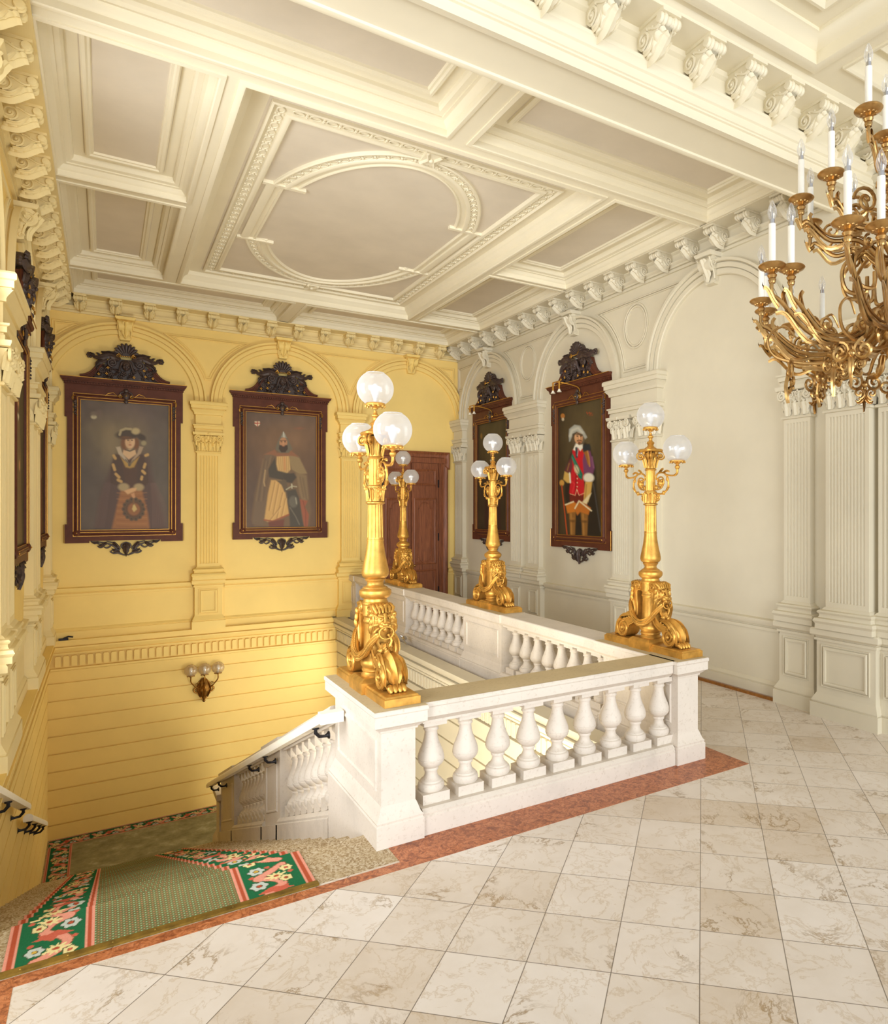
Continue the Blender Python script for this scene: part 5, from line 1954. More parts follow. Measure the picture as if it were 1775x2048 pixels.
def lady():
    p = Paint(*cgrid(232, 1058, 558, 605, 1770, 1752), (92, 80, 72))
    p.ell(500, 900, 260, 260, (140, 124, 92), 160, 0.8)
    p.ell(640, 640, 500, 110, (98, 84, 84), 90, 0.6)
    p.ell(300, 1300, 120, 420, (84, 78, 74), 90, 0.7)
    p.ell(980, 1200, 110, 420, (84, 80, 74), 90, 0.7)
    p.mottle(0.10, 3)
    p.pol([(250, 580), (420, 640), (240, 800)], (70, 60, 58), 40, 0.5)
    p.pol([(1050, 620), (900, 660), (1050, 760)], (74, 64, 62), 40, 0.5)
    p.ell(350, 718, 26, 20, (196, 184, 150), 5, 0.9)
    p.ell(350, 690, 30, 22, (120, 106, 92), 8, 0.7)
    p.ell(392, 680, 30, 30, (112, 92, 84), 12, 0.5)
    # cloak
    p.pol([(540, 1080), (480, 1250), (400, 1480), (360, 1760), (1040, 1760), (980, 1560), (900, 1280), (860, 1090), (780, 1040), (600, 1040)], (82, 62, 60), 26)
    for i in range(9):
        p.lin([(880 + i * 6, 1330), (900 + i * 16, 1540), (900 + i * 20, 1740)], 4, (112, 86, 80), 8, 0.5)
        p.lin([(500 - i * 6, 1330), (470 - i * 10, 1540), (440 - i * 10, 1740)], 4, (100, 78, 74), 8, 0.5)
    # skirt
    p.pol([(600, 1380), (790, 1380), (850, 1600), (870, 1760), (510, 1760), (560, 1540)], (156, 102, 58), 12)
    for i in range(12):
        p.lin([(560, 1420 + i * 28), (700, 1428 + i * 28), (840, 1415 + i * 29)], 3, (124, 78, 46) if i % 2 else (182, 126, 74), 5, 0.6)
    # sleeves and bodice
    p.pol([(545, 1060), (500, 1190), (500, 1330), (600, 1370), (680, 1330), (640, 1200), (620, 1080)], (70, 50, 44), 8)
    p.pol([(800, 1060), (850, 1180), (860, 1320), (790, 1380), (700, 1330), (720, 1190), (740, 1090)], (70, 50, 44), 8)
    p.pol([(610, 1150), (750, 1150), (740, 1350), (690, 1400), (640, 1350)], (80, 54, 44), 8)
    p.pol([(590, 1080), (640, 1180), (680, 1190), (720, 1180), (770, 1080), (720, 1120), (680, 1150), (630, 1120)], (182, 144, 72), 7)
    for q in ((525, 1160, 540, 1205), (550, 1245, 580, 1275), (570, 1300, 600, 1315), (825, 1150, 815, 1180), (800, 1215, 822, 1235), (795, 1270, 790, 1290), (830, 1070, 850, 1062), (530, 1075, 545, 1100)):
        p.lin([(q[0], q[1]), (q[2], q[3])], 13, (196, 158, 96), 5)
    # chest, collar, neck, face
    p.pol([(620, 1020), (610, 1060), (670, 1110), (740, 1060), (730, 1010)], (214, 178, 136), 6)
    p.pol([(550, 995), (575, 1060), (670, 1150), (655, 1110), (610, 1050), (590, 990)], (190, 172, 146), 5)
    p.pol([(810, 990), (785, 1050), (690, 1140), (700, 1110), (750, 1050), (770, 985)], (176, 152, 124), 5)
    p.lin([(640, 1018), (680, 1030), (722, 1012)], 7, (92, 84, 70), 3)
    p.lin([(640, 1110), (680, 1160), (715, 1115)], 6, (110, 100, 80), 4)
    p.ell(676, 1160, 12, 14, (92, 84, 70), 3)
    p.ell(632, 960, 36, 60, (120, 76, 46), 9)
    p.ell(738, 960, 30, 56, (120, 76, 46), 9)
    p.ell(682, 945, 46, 64, (218, 180, 138), 6)
    p.ell(664, 960, 26, 44, (200, 156, 114), 14, 0.5)
    for x in (664, 700):
        p.ell(x, 930, 10, 5, (70, 50, 40), 2)
        p.lin([(x - 14, 916), (x + 12, 914)], 2.5, (110, 72, 48), 2)
    p.lin([(683, 930), (680, 955)], 3, (186, 142, 104), 3)
    p.ell(682, 974, 13, 5, (168, 88, 72), 2)
    # hat with plumes
    p.ell(660, 880, 112, 42, (58, 48, 44), 8, 1, -0.05)
    p.ell(655, 850, 62, 40, (62, 52, 46), 6)
    p.ell(790, 900, 46, 28, (58, 48, 44), 8, 1, 0.4)
    p.lin([(585, 880), (598, 840), (640, 822), (690, 826)], 11, (176, 160, 120), 5)
    p.ell(735, 845, 40, 30, (186, 168, 124), 8)
    p.ell(812, 955, 24, 22, (160, 148, 112), 7)
    p.ell(640, 905, 50, 12, (120, 76, 46), 6, 0.7)
    # cuffs, hands, feather fan
    p.ell(622, 1365, 52, 36, (172, 152, 112), 9)
    p.ell(765, 1365, 48, 34, (172, 152, 112), 9)
    p.pol([(625, 1400), (700, 1372), (745, 1372), (735, 1400), (660, 1432)], (216, 170, 122), 6)
    p.pol([(690, 1430), (720, 1415), (735, 1470), (712, 1480)], (204, 152, 106), 5)
    p.ell(716, 1570, 100, 100, (92, 62, 44), 8)
    for i in range(14):
        a = 2 * pi * i / 14
        p.ell(716 + 92 * cos(a), 1570 + 92 * sin(a), 20, 20, (88, 70, 52), 5)
        p.ell(716 + 92 * cos(a), 1570 + 92 * sin(a), 8, 8, (58, 44, 36), 3)
    p.ell(718, 1570, 58, 58, (146, 94, 54), 8)
    p.pol([(718, 1510), (748, 1570), (718, 1596), (700, 1570)], (206, 180, 116), 5)
    p.lin([(714, 1480), (716, 1520)], 8, (120, 84, 50), 4)
    return p.img


def knight():
    p = Paint(*cgrid(240, 985, 585, 640, 1785, 1765), (98, 74, 58))
    p.ell(640, 850, 300, 300, (122, 92, 66), 150, 0.8)
    p.ell(600, 640, 500, 90, (96, 80, 72), 80, 0.6)
    p.ell(300, 1500, 120, 300, (82, 68, 62), 90, 0.6)
    p.mottle(0.10, 5)
    p.ell(800, 760, 40, 10, (150, 84, 56), 10, 0.5)
    # little white shield with a red cross
    p.pol([(333, 688), (386, 688), (386, 720), (360, 742), (333, 720)], (226, 204, 172), 3)
    p.lin([(359, 690), (359, 738)], 5, (170, 50, 40), 2)
    p.lin([(334, 706), (385, 706)], 5, (170, 50, 40), 2)
    # cloak
    p.pol([(440, 1030), (390, 1200), (330, 1450), (300, 1700), (330, 1770), (900, 1770), (930, 1600), (880, 1230), (800, 1050), (700, 1000), (540, 1000)], (112, 88, 64), 14)
    p.pol([(440, 1030), (400, 1250), (340, 1500), (310, 1740), (420, 1760), (460, 1500), (440, 1300), (480, 1150), (540, 1020)], (110, 90, 70), 8)
    p.pol([(700, 1020), (800, 1060), (885, 1220), (800, 1230), (720, 1180), (690, 1080)], (146, 124, 86), 8)
    p.pol([(760, 1210), (880, 1240), (900, 1480), (840, 1530), (800, 1420)], (128, 106, 76), 8)
    for a, b in (((420, 1080), (350, 1500)), ((450, 1100), (400, 1500)), ((500, 1050), (430, 1340)), ((820, 1270), (860, 1480)), ((790, 1260), (830, 1460))):
        p.lin([a, ((a[0] + b[0]) / 2 - 6, (a[1] + b[1]) / 2), b], 6, (140, 114, 80), 9, 0.45)
        p.lin([(a[0] + 18, a[1]), (b[0] + 18, b[1])], 6, (84, 66, 52), 9, 0.5)
    p.lin([(440, 1190), (425, 1310), (435, 1350)], 7, (170, 142, 100), 4)
    # red lining
    p.pol([(800, 1480), (890, 1500), (860, 1560), (905, 1640), (890, 1765), (850, 1765), (830, 1640)], (152, 82, 58), 7)
    p.lin([(840, 1500), (870, 1610), (870, 1750)], 5, (110, 56, 44), 5, 0.7)
    # surcoat
    p.pol([(560, 1040), (690, 1040), (705, 1180), (660, 1230), (580, 1220), (555, 1130)], (206, 168, 106), 7)
    for i in range(6):
        p.lin([(575 + i * 22, 1050), (590 + i * 18, 1200)], 3, (160, 122, 72), 4, 0.7)
    p.lin([(640, 1060), (645, 1180)], 12, (206, 136, 84), 8, 0.6)
    p.pol([(500, 1290), (610, 1290), (650, 1420), (690, 1640), (600, 1680), (470, 1720), (430, 1700), (470, 1420)], (206, 164, 98), 8)
    for a, b in (((540, 1310), (480, 1600)), ((580, 1330), (520, 1640)), ((620, 1420), (560, 1680)), ((650, 1480), (610, 1660)), ((600, 1560), (490, 1700))):
        p.lin([a, b], 5, (150, 110, 64), 6, 0.7)
        p.lin([(a[0] + 14, a[1]), (b[0] + 14, b[1])], 5, (226, 186, 122), 6, 0.6)
    p.lin([(430, 1700), (520, 1712), (690, 1640)], 8, (150, 78, 52), 4)
    # arms crossed, dark mail
    p.pol([(540, 1060), (470, 1180), (480, 1260), (620, 1290), (700, 1260), (690, 1220), (560, 1190)], (62, 58, 50), 8)
    p.pol([(620, 1230), (740, 1215), (770, 1260), (720, 1320), (650, 1310)], (56, 52, 46), 8)
    p.pol([(550, 1290), (660, 1290), (680, 1400), (640, 1410), (610, 1340)], (92, 78, 60), 7)
    p.lin([(660, 1385), (720, 1350), (770, 1356)], 6, (170, 164, 136), 3)
    p.lin([(718, 1330), (720, 1370)], 6, (190, 184, 156), 3)
    p.pol([(660, 1400), (760, 1380), (800, 1480), (830, 1680), (850, 1765), (700, 1765), (690, 1600)], (62, 60, 54), 9)
    p.ell(735, 1510, 48, 60, (104, 100, 88), 10, 0.8)
    p.lin([(760, 1470), (770, 1530)], 5, (160, 156, 136), 5)
    p.lin([(700, 1570), (760, 1660), (800, 1740)], 5, (110, 104, 90), 6)
    p.pol([(470, 1720), (640, 1690), (630, 1770), (480, 1770)], (108, 54, 44), 9)
    # collar, head
    p.pol([(420, 1030), (540, 975), (560, 1010), (690, 1010), (700, 980), (795, 1050), (700, 1040), (560, 1046), (500, 1030)], (140, 92, 64), 6)
    p.pol([(630, 790), (590, 850), (560, 920), (545, 975), (600, 1010), (680, 1010), (725, 970), (690, 900), (668, 850)], (104, 98, 82), 6)
    p.pol([(630, 790), (606, 850), (664, 858), (650, 820)], (150, 148, 132), 4)
    p.lin([(630, 800), (636, 850)], 4, (214, 212, 196), 3)
    p.ell(629, 905, 42, 52, (184, 132, 92), 5)
    p.pol([(586, 930), (604, 930), (629, 945), (652, 930), (672, 930), (676, 970), (650, 1005), (606, 1005), (582, 970)], (54, 40, 34), 5)
    for x in (609, 647):
        p.ell(x, 897, 10, 5, (50, 36, 30), 2)
        p.lin([(x - 14, 884), (x + 13, 884)], 3, (60, 42, 34), 2)
    p.lin([(629, 895), (627, 920)], 4, (206, 154, 112), 3)
    p.ell(629, 944, 12, 4, (140, 78, 62), 2)
    return p.img


def cavalier():
    p = Paint(*cgrid(132, 518, 635, 552, 1745, 1745), (66, 54, 36))
    p.ell(400, 850, 130, 300, (96, 82, 54), 120, 0.8)
    p.mottle(0.10, 9)
    p.pol([(132, 630), (230, 600), (150, 760)], (48, 40, 28), 30, 0.6)
    p.ell(172, 706, 20, 22, (176, 112, 50), 4, 0.9)
    p.ell(174, 735, 12, 14, (206, 192, 160), 4, 0.8)
    for i in range(4):
        p.lin([(385 + i * 12, 672 + (i % 2) * 8), (392 + i * 12, 690 - (i % 2) * 10)], 3, (172, 66, 36), 2, 0.8)
    for i in range(3):
        p.lin([(405 + i * 13, 704), (412 + i * 13, 690)], 2.5, (150, 66, 36), 2, 0.7)
    # cloak
    p.pol([(290, 960), (240, 1040), (200, 1180), (190, 1400), (260, 1740), (515, 1740), (470, 1400), (460, 1150), (410, 960), (350, 920)], (40, 34, 28), 10)
    # boots and breeches
    p.pol([(235, 1380), (400, 1370), (390, 1500), (240, 1480)], (110, 34, 26), 7)
    for x in (262, 368):
        p.pol([(x - 36, 1540), (x + 30, 1530), (x + 26, 1640), (x + 22, 1745), (x - 22, 1745), (x - 26, 1640)], (134, 92, 44), 6)
        p.lin([(x - 14, 1560), (x - 8, 1740)], 7, (178, 126, 62), 5, 0.7)
        p.ell(x - 2, 1620, 28, 12, (90, 60, 32), 6, 0.7)
        p.ell(x - 2, 1600, 20, 10, (160, 108, 52), 5, 0.7)
    p.pol([(200, 1485), (270, 1450), (300, 1470), (285, 1540), (215, 1555)], (196, 116, 40), 6)
    p.pol([(280, 1520), (330, 1440), (420, 1500), (400, 1560), (330, 1540), (305, 1570)], (186, 108, 40), 6)
    p.lin([(198, 1482), (270, 1452)], 6, (222, 206, 164), 4)
    p.lin([(284, 1510), (320, 1444), (424, 1524)], 6, (222, 206, 164), 4)
    # doublet
    p.pol([(262, 1000), (250, 1150), (244, 1260), (232, 1380), (286, 1398), (300, 1380), (345, 1398), (370, 1370), (360, 1240), (372, 1100), (380, 1010), (330, 980)], (196, 26, 40), 6)
    p.lin([(296, 1180), (292, 1300), (288, 1390)], 4, (112, 14, 24), 4, 0.8)
    p.lin([(262, 1280), (280, 1300), (262, 1370)], 5, (228, 60, 66), 6, 0.6)
    for y in (1215, 1250, 1285, 1320, 1355):
        p.ell(304, y, 5, 6, (226, 190, 150), 2)
    p.lin([(240, 1385), (286, 1396), (300, 1340), (320, 1395), (368, 1372)], 3, (222, 170, 130), 2, 0.8)
    # sleeves
    p.pol([(255, 1050), (205, 1150), (190, 1190), (240, 1220), (262, 1150)], (104, 50, 56), 7)
    p.lin([(232, 1120), (215, 1180)], 5, (160, 116, 60), 4, 0.7)
    p.pol([(370, 990), (415, 1010), (450, 1160), (430, 1230), (360, 1200), (350, 1090)], (112, 62, 96), 7)
    p.pol([(345, 1000), (385, 985), (410, 1120), (395, 1130), (370, 1040)], (150, 96, 42), 6)
    p.lin([(392, 1010), (405, 1070), (410, 1140)], 6, (190, 136, 60), 4, 0.8)
    p.lin([(430, 1060), (444, 1150)], 6, (150, 96, 128), 6, 0.6)
    # sash
    p.pol([(250, 1060), (262, 1030), (352, 1210), (345, 1262), (316, 1240)], (26, 104, 82), 5)
    p.lin([(262, 1070), (330, 1220)], 5, (60, 146, 116), 5, 0.7)
    p.ell(298, 1170, 20, 36, (214, 202, 160), 7, 0.9, -0.3)
    p.lin([(286, 1140), (316, 1200)], 4, (120, 120, 90), 3, 0.7)
    # gauntlets
    p.pol([(190, 1190), (246, 1215), (240, 1290), (215, 1290), (178, 1260)], (206, 166, 86), 6)
    p.lin([(236, 1205), (242, 1285)], 7, (230, 222, 196), 4)
    p.ell(164, 1292, 22, 26, (200, 150, 70), 5)
    p.ell(402, 1240, 44, 40, (226, 218, 196), 8)
    p.pol([(374, 1275), (432, 1275), (420, 1370), (398, 1450), (360, 1440), (362, 1390)], (204, 162, 84), 6)
    p.lin([(384, 1300), (372, 1430)], 5, (146, 104, 48), 5, 0.7)
    p.pol([(400, 1390), (425, 1370), (385, 1470), (345, 1455)], (222, 204, 156), 6)
    # cane
    p.lin([(163, 1315), (190, 1540), (212, 1740)], 5.5, (176, 72, 34), 3)
    p.lin([(440, 1290), (460, 1420), (500, 1700)], 5, (74, 72, 70), 4, 0.8)
    # collar, head, hat
    p.pol([(345, 965), (410, 945), (420, 990), (360, 1020)], (36, 44, 50), 6)
    p.pol([(268, 1000), (290, 940), (330, 955), (352, 950), (350, 985), (330, 1010), (310, 980), (290, 1010)], (232, 226, 206), 5)
    p.lin([(296, 985), (300, 1060)], 10, (52, 64, 70), 5)
    p.lin([(312, 1000), (304, 1050)], 4, (150, 160, 160), 3, 0.8)
    p.ell(278, 905, 22, 52, (88, 72, 54), 7)
    p.ell(352, 905, 14, 46, (104, 92, 72), 7)
    p.ell(315, 895, 36, 54, (204, 154, 110), 5)
    p.ell(330, 905, 18, 40, (170, 116, 78), 10, 0.6)
    for x in (305, 335):
        p.ell(x, 880, 9, 5, (54, 36, 28), 2)
        p.lin([(x - 11, 868), (x + 11, 867)], 2.5, (90, 60, 40), 2)
    p.lin([(322, 880), (324, 908)], 5, (224, 172, 126), 3)
    p.lin([(303, 922), (322, 914), (343, 922)], 4, (110, 76, 48), 2)
    p.ell(322, 943, 12, 14, (112, 78, 50), 4)
    p.lin([(312, 930), (334, 930)], 2.5, (160, 70, 56), 2)
    p.pol([(228, 880), (232, 820), (280, 782), (330, 790), (370, 850), (390, 890), (372, 906), (345, 862), (300, 842), (266, 862), (242, 925), (232, 930)], (160, 160, 148), 6)
    p.lin([(240, 880), (260, 830), (310, 810), (350, 850)], 10, (206, 202, 182), 8, 0.6)
    p.lin([(268, 868), (300, 852), (344, 872)], 8, (72, 62, 48), 5, 0.9)
    return p.img


def dim(seed, robe):
    p = Paint(*cgrid(0, 700, 0, 0, 1150, 1150), (62, 52, 36))
    p.ell(350, 350, 260, 300, (86, 74, 48), 150, 0.7)
    p.mottle(0.12, seed)
    p.ell(90, 130, 26, 32, (150, 110, 50), 6, 0.6)
    p.pol([(280, 420), (200, 620), (170, 1000), (180, 1150), (560, 1150), (540, 900), (500, 600), (430, 420)], robe, 18)
    p.lin([(300, 500), (270, 800), (260, 1140)], 12, tuple(min(255, int(c * 1.35)) for c in robe), 12, 0.6)
    p.lin([(430, 520), (450, 800), (470, 1140)], 12, tuple(int(c * 0.7) for c in robe), 12, 0.6)
    p.ell(355, 330, 46, 62, (188, 140, 98), 7)
    p.ell(355, 285, 62, 34, (52, 40, 32), 8)
    p.ell(355, 375, 34, 24, (88, 60, 42), 8, 0.8)
    for x in (338, 372):
        p.ell(x, 325, 9, 5, (50, 36, 28), 2)
    p.pol([(300, 410), (355, 440), (410, 410), (390, 400), (320, 400)], (206, 196, 168), 7)
    p.ell(420, 690, 36, 30, (190, 142, 98), 8)
    p.ell(262, 720, 32, 30, (180, 134, 92), 8)
    return p.img


# ------------------------------------------------------------------ framed portraits
HALF = {}


def frame_meshes():
    F, K, G = M['frame'], M['carve'], M['gilt']
    out = {}
    ff = lambda u, v, h: (u, -h, v)
    # flat eared board
    m = MB()
    o = [(-0.92, 0.0), (-0.56, 0.0), (-0.56, 0.035), (0.56, 0.035), (0.56, 0.0), (0.92, 0.0), (0.92, 0.34), (0.885, 0.34), (0.885, 2.27), (0.92, 2.27), (0.92, 2.93), (-0.92, 2.93), (-0.92, 2.27), (-0.885, 2.27), (-0.885, 0.34), (-0.92, 0.34)]
    i_ = [(-0.70, 0.22), (0.70, 0.22), (0.70, 2.60), (-0.70, 2.60)]
    for rect in ((-0.92, -0.70, 0.0, 0.34), (-0.885, -0.70, 0.34, 2.27), (-0.92, -0.70, 2.27, 2.93), (0.70, 0.92, 0.0, 0.34), (0.70, 0.885, 0.34, 2.27), (0.70, 0.92, 2.27, 2.93), (-0.70, -0.56, 0.0, 0.22), (0.56, 0.70, 0.0, 0.22), (-0.56, 0.56, 0.035, 0.22), (-0.70, 0.70, 2.60, 2.93)):
        m.box(rect[0], rect[1], -0.05, 0.0, rect[2], rect[3])
    out['frame'] = m.mesh('frame', F, None)
    m = MB()
    rect = [(-0.685, 0.235), (0.685, 0.235), (0.685, 2.585), (-0.685, 2.585)]
    prof = [(0.0, 0.03), (0.0, 0.055), (-0.012, 0.062), (-0.03, 0.062), (-0.04, 0.075), (-0.055, 0.085), (-0.07, 0.085), (-0.082, 0.075), (-0.09, 0.062), (-0.105, 0.06), (-0.112, 0.05)]
    sweep(m, rect, prof, ff, closed=True)
    for x, z in ((-0.745, 0.18), (0.745, 0.18)):
        lathe(m, [(0, 0.0), (0.06, 0.0), (0.055, 0.03), (0.03, 0.045), (0, 0.05)], (x, -0.05, z), 12, ax=lambda a, b, c: (a, -c, b))
    out['moulding'] = m.mesh('moulding', F, 30)
    m = MB()
    for d in (0.003, 0.045, 0.112):
        r = [(-0.685 - d, 0.235 - d), (0.685 + d, 0.235 - d), (0.685 + d, 2.585 + d), (-0.685 - d, 2.585 + d)]
        h = 0.064 if d < 0.01 else (0.078 if d < 0.05 else 0.052)
        sweep(m, r, [(0.004, h - 0.004), (0.003, h + 0.003), (-0.003, h + 0.003), (-0.004, h - 0.004)], ff, closed=True)
    for s in (-1, 1):
        tube(m, [(x, -0.075, z) for x, z in spiral((s * 0.765, 2.615), 0.055, 0.02, pi * (0.5 - 0.5 * s) - s * 1.2, 0.9 * s, 18)], 0.008, 5)
        tube(m, [(x, -0.085, z) for x, z in spiral((s * 0.085, 2.69), 0.035, 0.008, pi / 2, -1.4 * s, 18)], 0.008, 5)
        tube(m, [(s * 0.13, -0.06, 2.69), (s * 0.2, -0.06, 2.755), (s * 0.28, -0.058, 2.73), (s * 0.32, -0.056, 2.68)], 0.006, 5)
        tube(m, [(s * 0.935, -0.052, 0.005), (s * 0.935, -0.052, 0.335)], 0.004, 4)
        ball(m, (s * 0.745, -0.10, 0.18), 0.013, 6, 4)
    ball(m, (0, -0.125, 2.70), 0.014, 8, 5)
    sweep(m, [(-0.985, 2.985), (0.985, 2.985)], [(0.004, 0.13), (0.004, 0.142), (-0.006, 0.142), (-0.006, 0.13)], ff)
    for x, z in ((-0.3, 3.08), (-0.28, 3.19), (0.3, 3.08), (0.28, 3.19), (0.42, 3.06), (-0.42, 3.06), (0.12, 3.05)):
        for k in range(4):
            ball(m, (x + 0.014 * cos(k * 1.6), -0.155, z + 0.014 * sin(k * 1.6)), 0.011, 6, 4)
    for s in (-1, 1):
        tube(m, [(x, -0.14, z) for x, z in spiral((s * 0.125, 3.43), 0.04, 0.008, pi / 2, 1.4 * s, 18)], 0.009, 5)
    for i in range(7):
        ball(m, ((i - 3) * 0.027, -0.15, 3.425), 0.011, 6, 4)
    out['gilding'] = m.mesh('gilding', G, 40)
    # cornice with a row of little blocks
    m = MB()
    f2 = lambda a, b, c: (a, -b, c)
    sweep(m, [(-0.92, 0.0), (-0.92, 0.05), (0.92, 0.05), (0.92, 0.0)], [(0.0, 2.86), (0.012, 2.865), (0.012, 2.9), (0.03, 2.905), (0.03, 2.925), (0.05, 2.94), (0.062, 2.965), (0.066, 2.985), (0.04, 2.995), (-0.02, 3.0)], f2, cap=False)
    m.box(-0.93, 0.93, -0.10, 0.0, 2.93, 2.99)
    for i in range(44):
        x = -0.925 + 1.85 * (i + 0.5) / 44
        m.box(x - 0.013, x + 0.013, -0.088, -0.06, 2.872, 2.9)
    out['cornice'] = m.mesh('cornice', F, 30)
    # swan-neck sides
    for s in (-1, 1):
        m = MB()
        top = bez((0.70, 3.02), (0.56, 3.03), (0.46, 3.14), (0.40, 3.34), 14)
        low = bez((0.34, 3.24), (0.36, 3.14), (0.42, 3.05), (0.52, 3.0), 10)
        poly = [(0.70, 2.99)] + [(a, b) for a, b in top] + [(a, b) for a, b in low]
        prism(m, [(s * a, b) for a, b in poly], ff, 0.0, 0.10)
        tube(m, [(s * a, -0.095, b + 0.0) for a, b in top], 0.022, 6)
        tube(m, [(s * (a - 0.035), -0.10, b - 0.035) for a, b in top[:-2]], 0.014, 6)
        out['swan_neck' + ('2' if s > 0 else '')] = m.mesh('swan_neck', F, 35)
    # carved tympanum: mask, flowers, scrolls
    m = MB()
    prism(m, [(-0.50, 2.99), (0.50, 2.99), (0.38, 3.2), (0.25, 3.38), (-0.25, 3.38), (-0.38, 3.2)], ff, 0.0, 0.06)
    r = random.Random(11)
    for i in range(54):
        x = r.uniform(-0.46, 0.46)
        z = r.uniform(3.02, 3.34 - 0.45 * max(0, abs(x) - 0.2))
        if abs(x) < 0.09 and z > 3.14:
            continue
        rr = r.uniform(0.022, 0.042)
        if i % 2:
            for k in range(5):
                a = 2 * pi * k / 5 + i
                ball(m, (x + rr * 0.8 * cos(a), -0.085 - rr * 0.4, z + rr * 0.8 * sin(a)), rr * 0.55, 6, 4)
            ball(m, (x, -0.095 - rr * 0.5, z), rr * 0.5, 6, 4)
        else:
            a = r.uniform(0, 6.28)
            leaf(m, [(x, -0.075, z), (x + 0.05 * cos(a), -0.12, z + 0.05 * sin(a)), (x + 0.09 * cos(a), -0.10, z + 0.09 * sin(a))], 0.05, (0, -1, 0), 3, 8, 0.014)
    for s in (-1, 1):
        tube(m, [(x, -0.11, z) for x, z in spiral((s * 0.21, 3.29), 0.075, 0.012, -pi / 2, 1.7 * s, 26)], 0.02, 6)
        tube(m, [(x, -0.10, z) for x, z in spiral((s * 0.36, 3.14), 0.05, 0.012, pi / 2, -1.5 * s, 20)], 0.015, 6)
    out['carving'] = m.mesh('carving', K, 50)
    m = MB()
    ball(m, (0, -0.13, 3.26), 0.085, 14, 10, (0.82, 0.7, 1.15))
    ball(m, (0, -0.20, 3.245), 0.018, 8, 6, (0.8, 0.9, 1.4))
    for s in (-1, 1):
        ball(m, (s * 0.03, -0.183, 3.275), 0.013, 8, 5, (1.2, 0.6, 0.7))
        ball(m, (s * 0.035, -0.165, 3.225), 0.026, 8, 5)
        for k in range(4):
            tube(m, catmull([(s * (0.02 + 0.015 * k), -0.16, 3.34 - 0.012 * k), (s * (0.075 + 0.006 * k), -0.15, 3.31 - 0.03 * k), (s * (0.085 + 0.01 * k), -0.12, 3.24 - 0.035 * k)], 3), 0.016, 6)
    ball(m, (0, -0.185, 3.212), 0.014, 8, 5, (1.5, 0.7, 0.5))
    ball(m, (0, -0.17, 3.18), 0.024, 8, 5)
    out['mask'] = m.mesh('mask', K, 60)
    # scallop shell
    m = MB()
    n = 11
    for i in range(n):
        a = pi * (-0.12) + pi * 1.24 * i / (n - 1)
        d = (cos(a), sin(a))
        pts = [(0.06 * d[0], -0.09, 3.45 + 0.05 * d[1]), (0.13 * d[0], -0.125, 3.49 + 0.10 * d[1]), (0.168 * d[0], -0.12, 3.50 + 0.15 * d[1]), (0.178 * d[0], -0.10, 3.50 + 0.163 * d[1])]
        tube(m, pts, [0.010, 0.021, 0.026, 0.020], 7)
    prism(m, [(0.16 * cos(pi * (-0.12 + 1.24 * i / 20)), 3.495 + 0.15 * sin(pi * (-0.12 + 1.24 * i / 20))) for i in range(21)], ff, 0.0, 0.09)
    out['shell'] = m.mesh('shell', K, 50)
    # leaves sweeping out to both sides, in front and tips
    m = MB()
    for s in (-1, 1):
        leaf(m, [(s * 0.10, -0.11, 3.36), (s * 0.25, -0.14, 3.42), (s * 0.42, -0.12, 3.36), (s * 0.56, -0.09, 3.40)], 0.15, (0, -1, 0.3), 6, 22, 0.03)
        leaf(m, [(s * 0.12, -0.10, 3.42), (s * 0.24, -0.12, 3.47), (s * 0.38, -0.1, 3.47)], 0.09, (0, -1, 0.2), 4, 14, 0.022)
        leaf(m, [(s * 0.30, -0.09, 3.34), (s * 0.42, -0.12, 3.27), (s * 0.47, -0.10, 3.18)], 0.11, (0, -1, 0.2), 4, 14, 0.022)
        for k in range(6):
            a = k * 1.05
            ball(m, (s * 0.555 + 0.03 * cos(a), -0.09, 3.40 + 0.035 * sin(a)), 0.024, 7, 5)
        for k in range(4):
            x = 0.24 + 0.08 * k
            leaf(m, [(s * x, -0.10, 3.42 - 0.012 * k), (s * (x + 0.03), -0.11, 3.46 - 0.012 * k), (s * (x + 0.055), -0.09, 3.485 - 0.02 * k)], 0.05, (0, -1, 0), 2, 8, 0.012)
    out['leaves'] = m.mesh('leaves', K, 50)
    # openwork pendant below
    m = MB()
    for s in (-1, 1):
        for P in ([(0.54, 0.03), (0.42, -0.02), (0.36, -0.07), (0.40, -0.09), (0.44, -0.06)], [(0.50, 0.02), (0.36, 0.0), (0.24, -0.04), (0.16, -0.10), (0.10, -0.19), (0.03, -0.235)], [(0.30, 0.02), (0.20, -0.01), (0.13, -0.06), (0.10, -0.12), (0.14, -0.15), (0.18, -0.12)],
                  [(0.36, -0.06), (0.30, -0.1), (0.24, -0.06), (0.28, -0.02)], [(0.0, 0.0), (0.06, -0.03), (0.07, -0.08), (0.03, -0.12), (0.0, -0.09)], [(0.20, -0.14), (0.24, -0.17), (0.19, -0.2), (0.12, -0.2), (0.06, -0.22)]):
            pts = catmull([(s * a, -0.03, b) for a, b in P], 5)
            tube(m, pts, [0.016 - 0.008 * abs(2 * i / (len(pts) - 1) - 1) for i in range(len(pts))], 6)
        leaf(m, [(s * 0.30, -0.03, 0.0), (s * 0.36, -0.05, -0.045), (s * 0.43, -0.035, -0.06)], 0.07, (0, -1, 0), 3, 10, 0.014)
        leaf(m, [(s * 0.10, -0.035, -0.17), (s * 0.17, -0.05, -0.16), (s * 0.22, -0.03, -0.11)], 0.06, (0, -1, 0), 3, 10, 0.014)
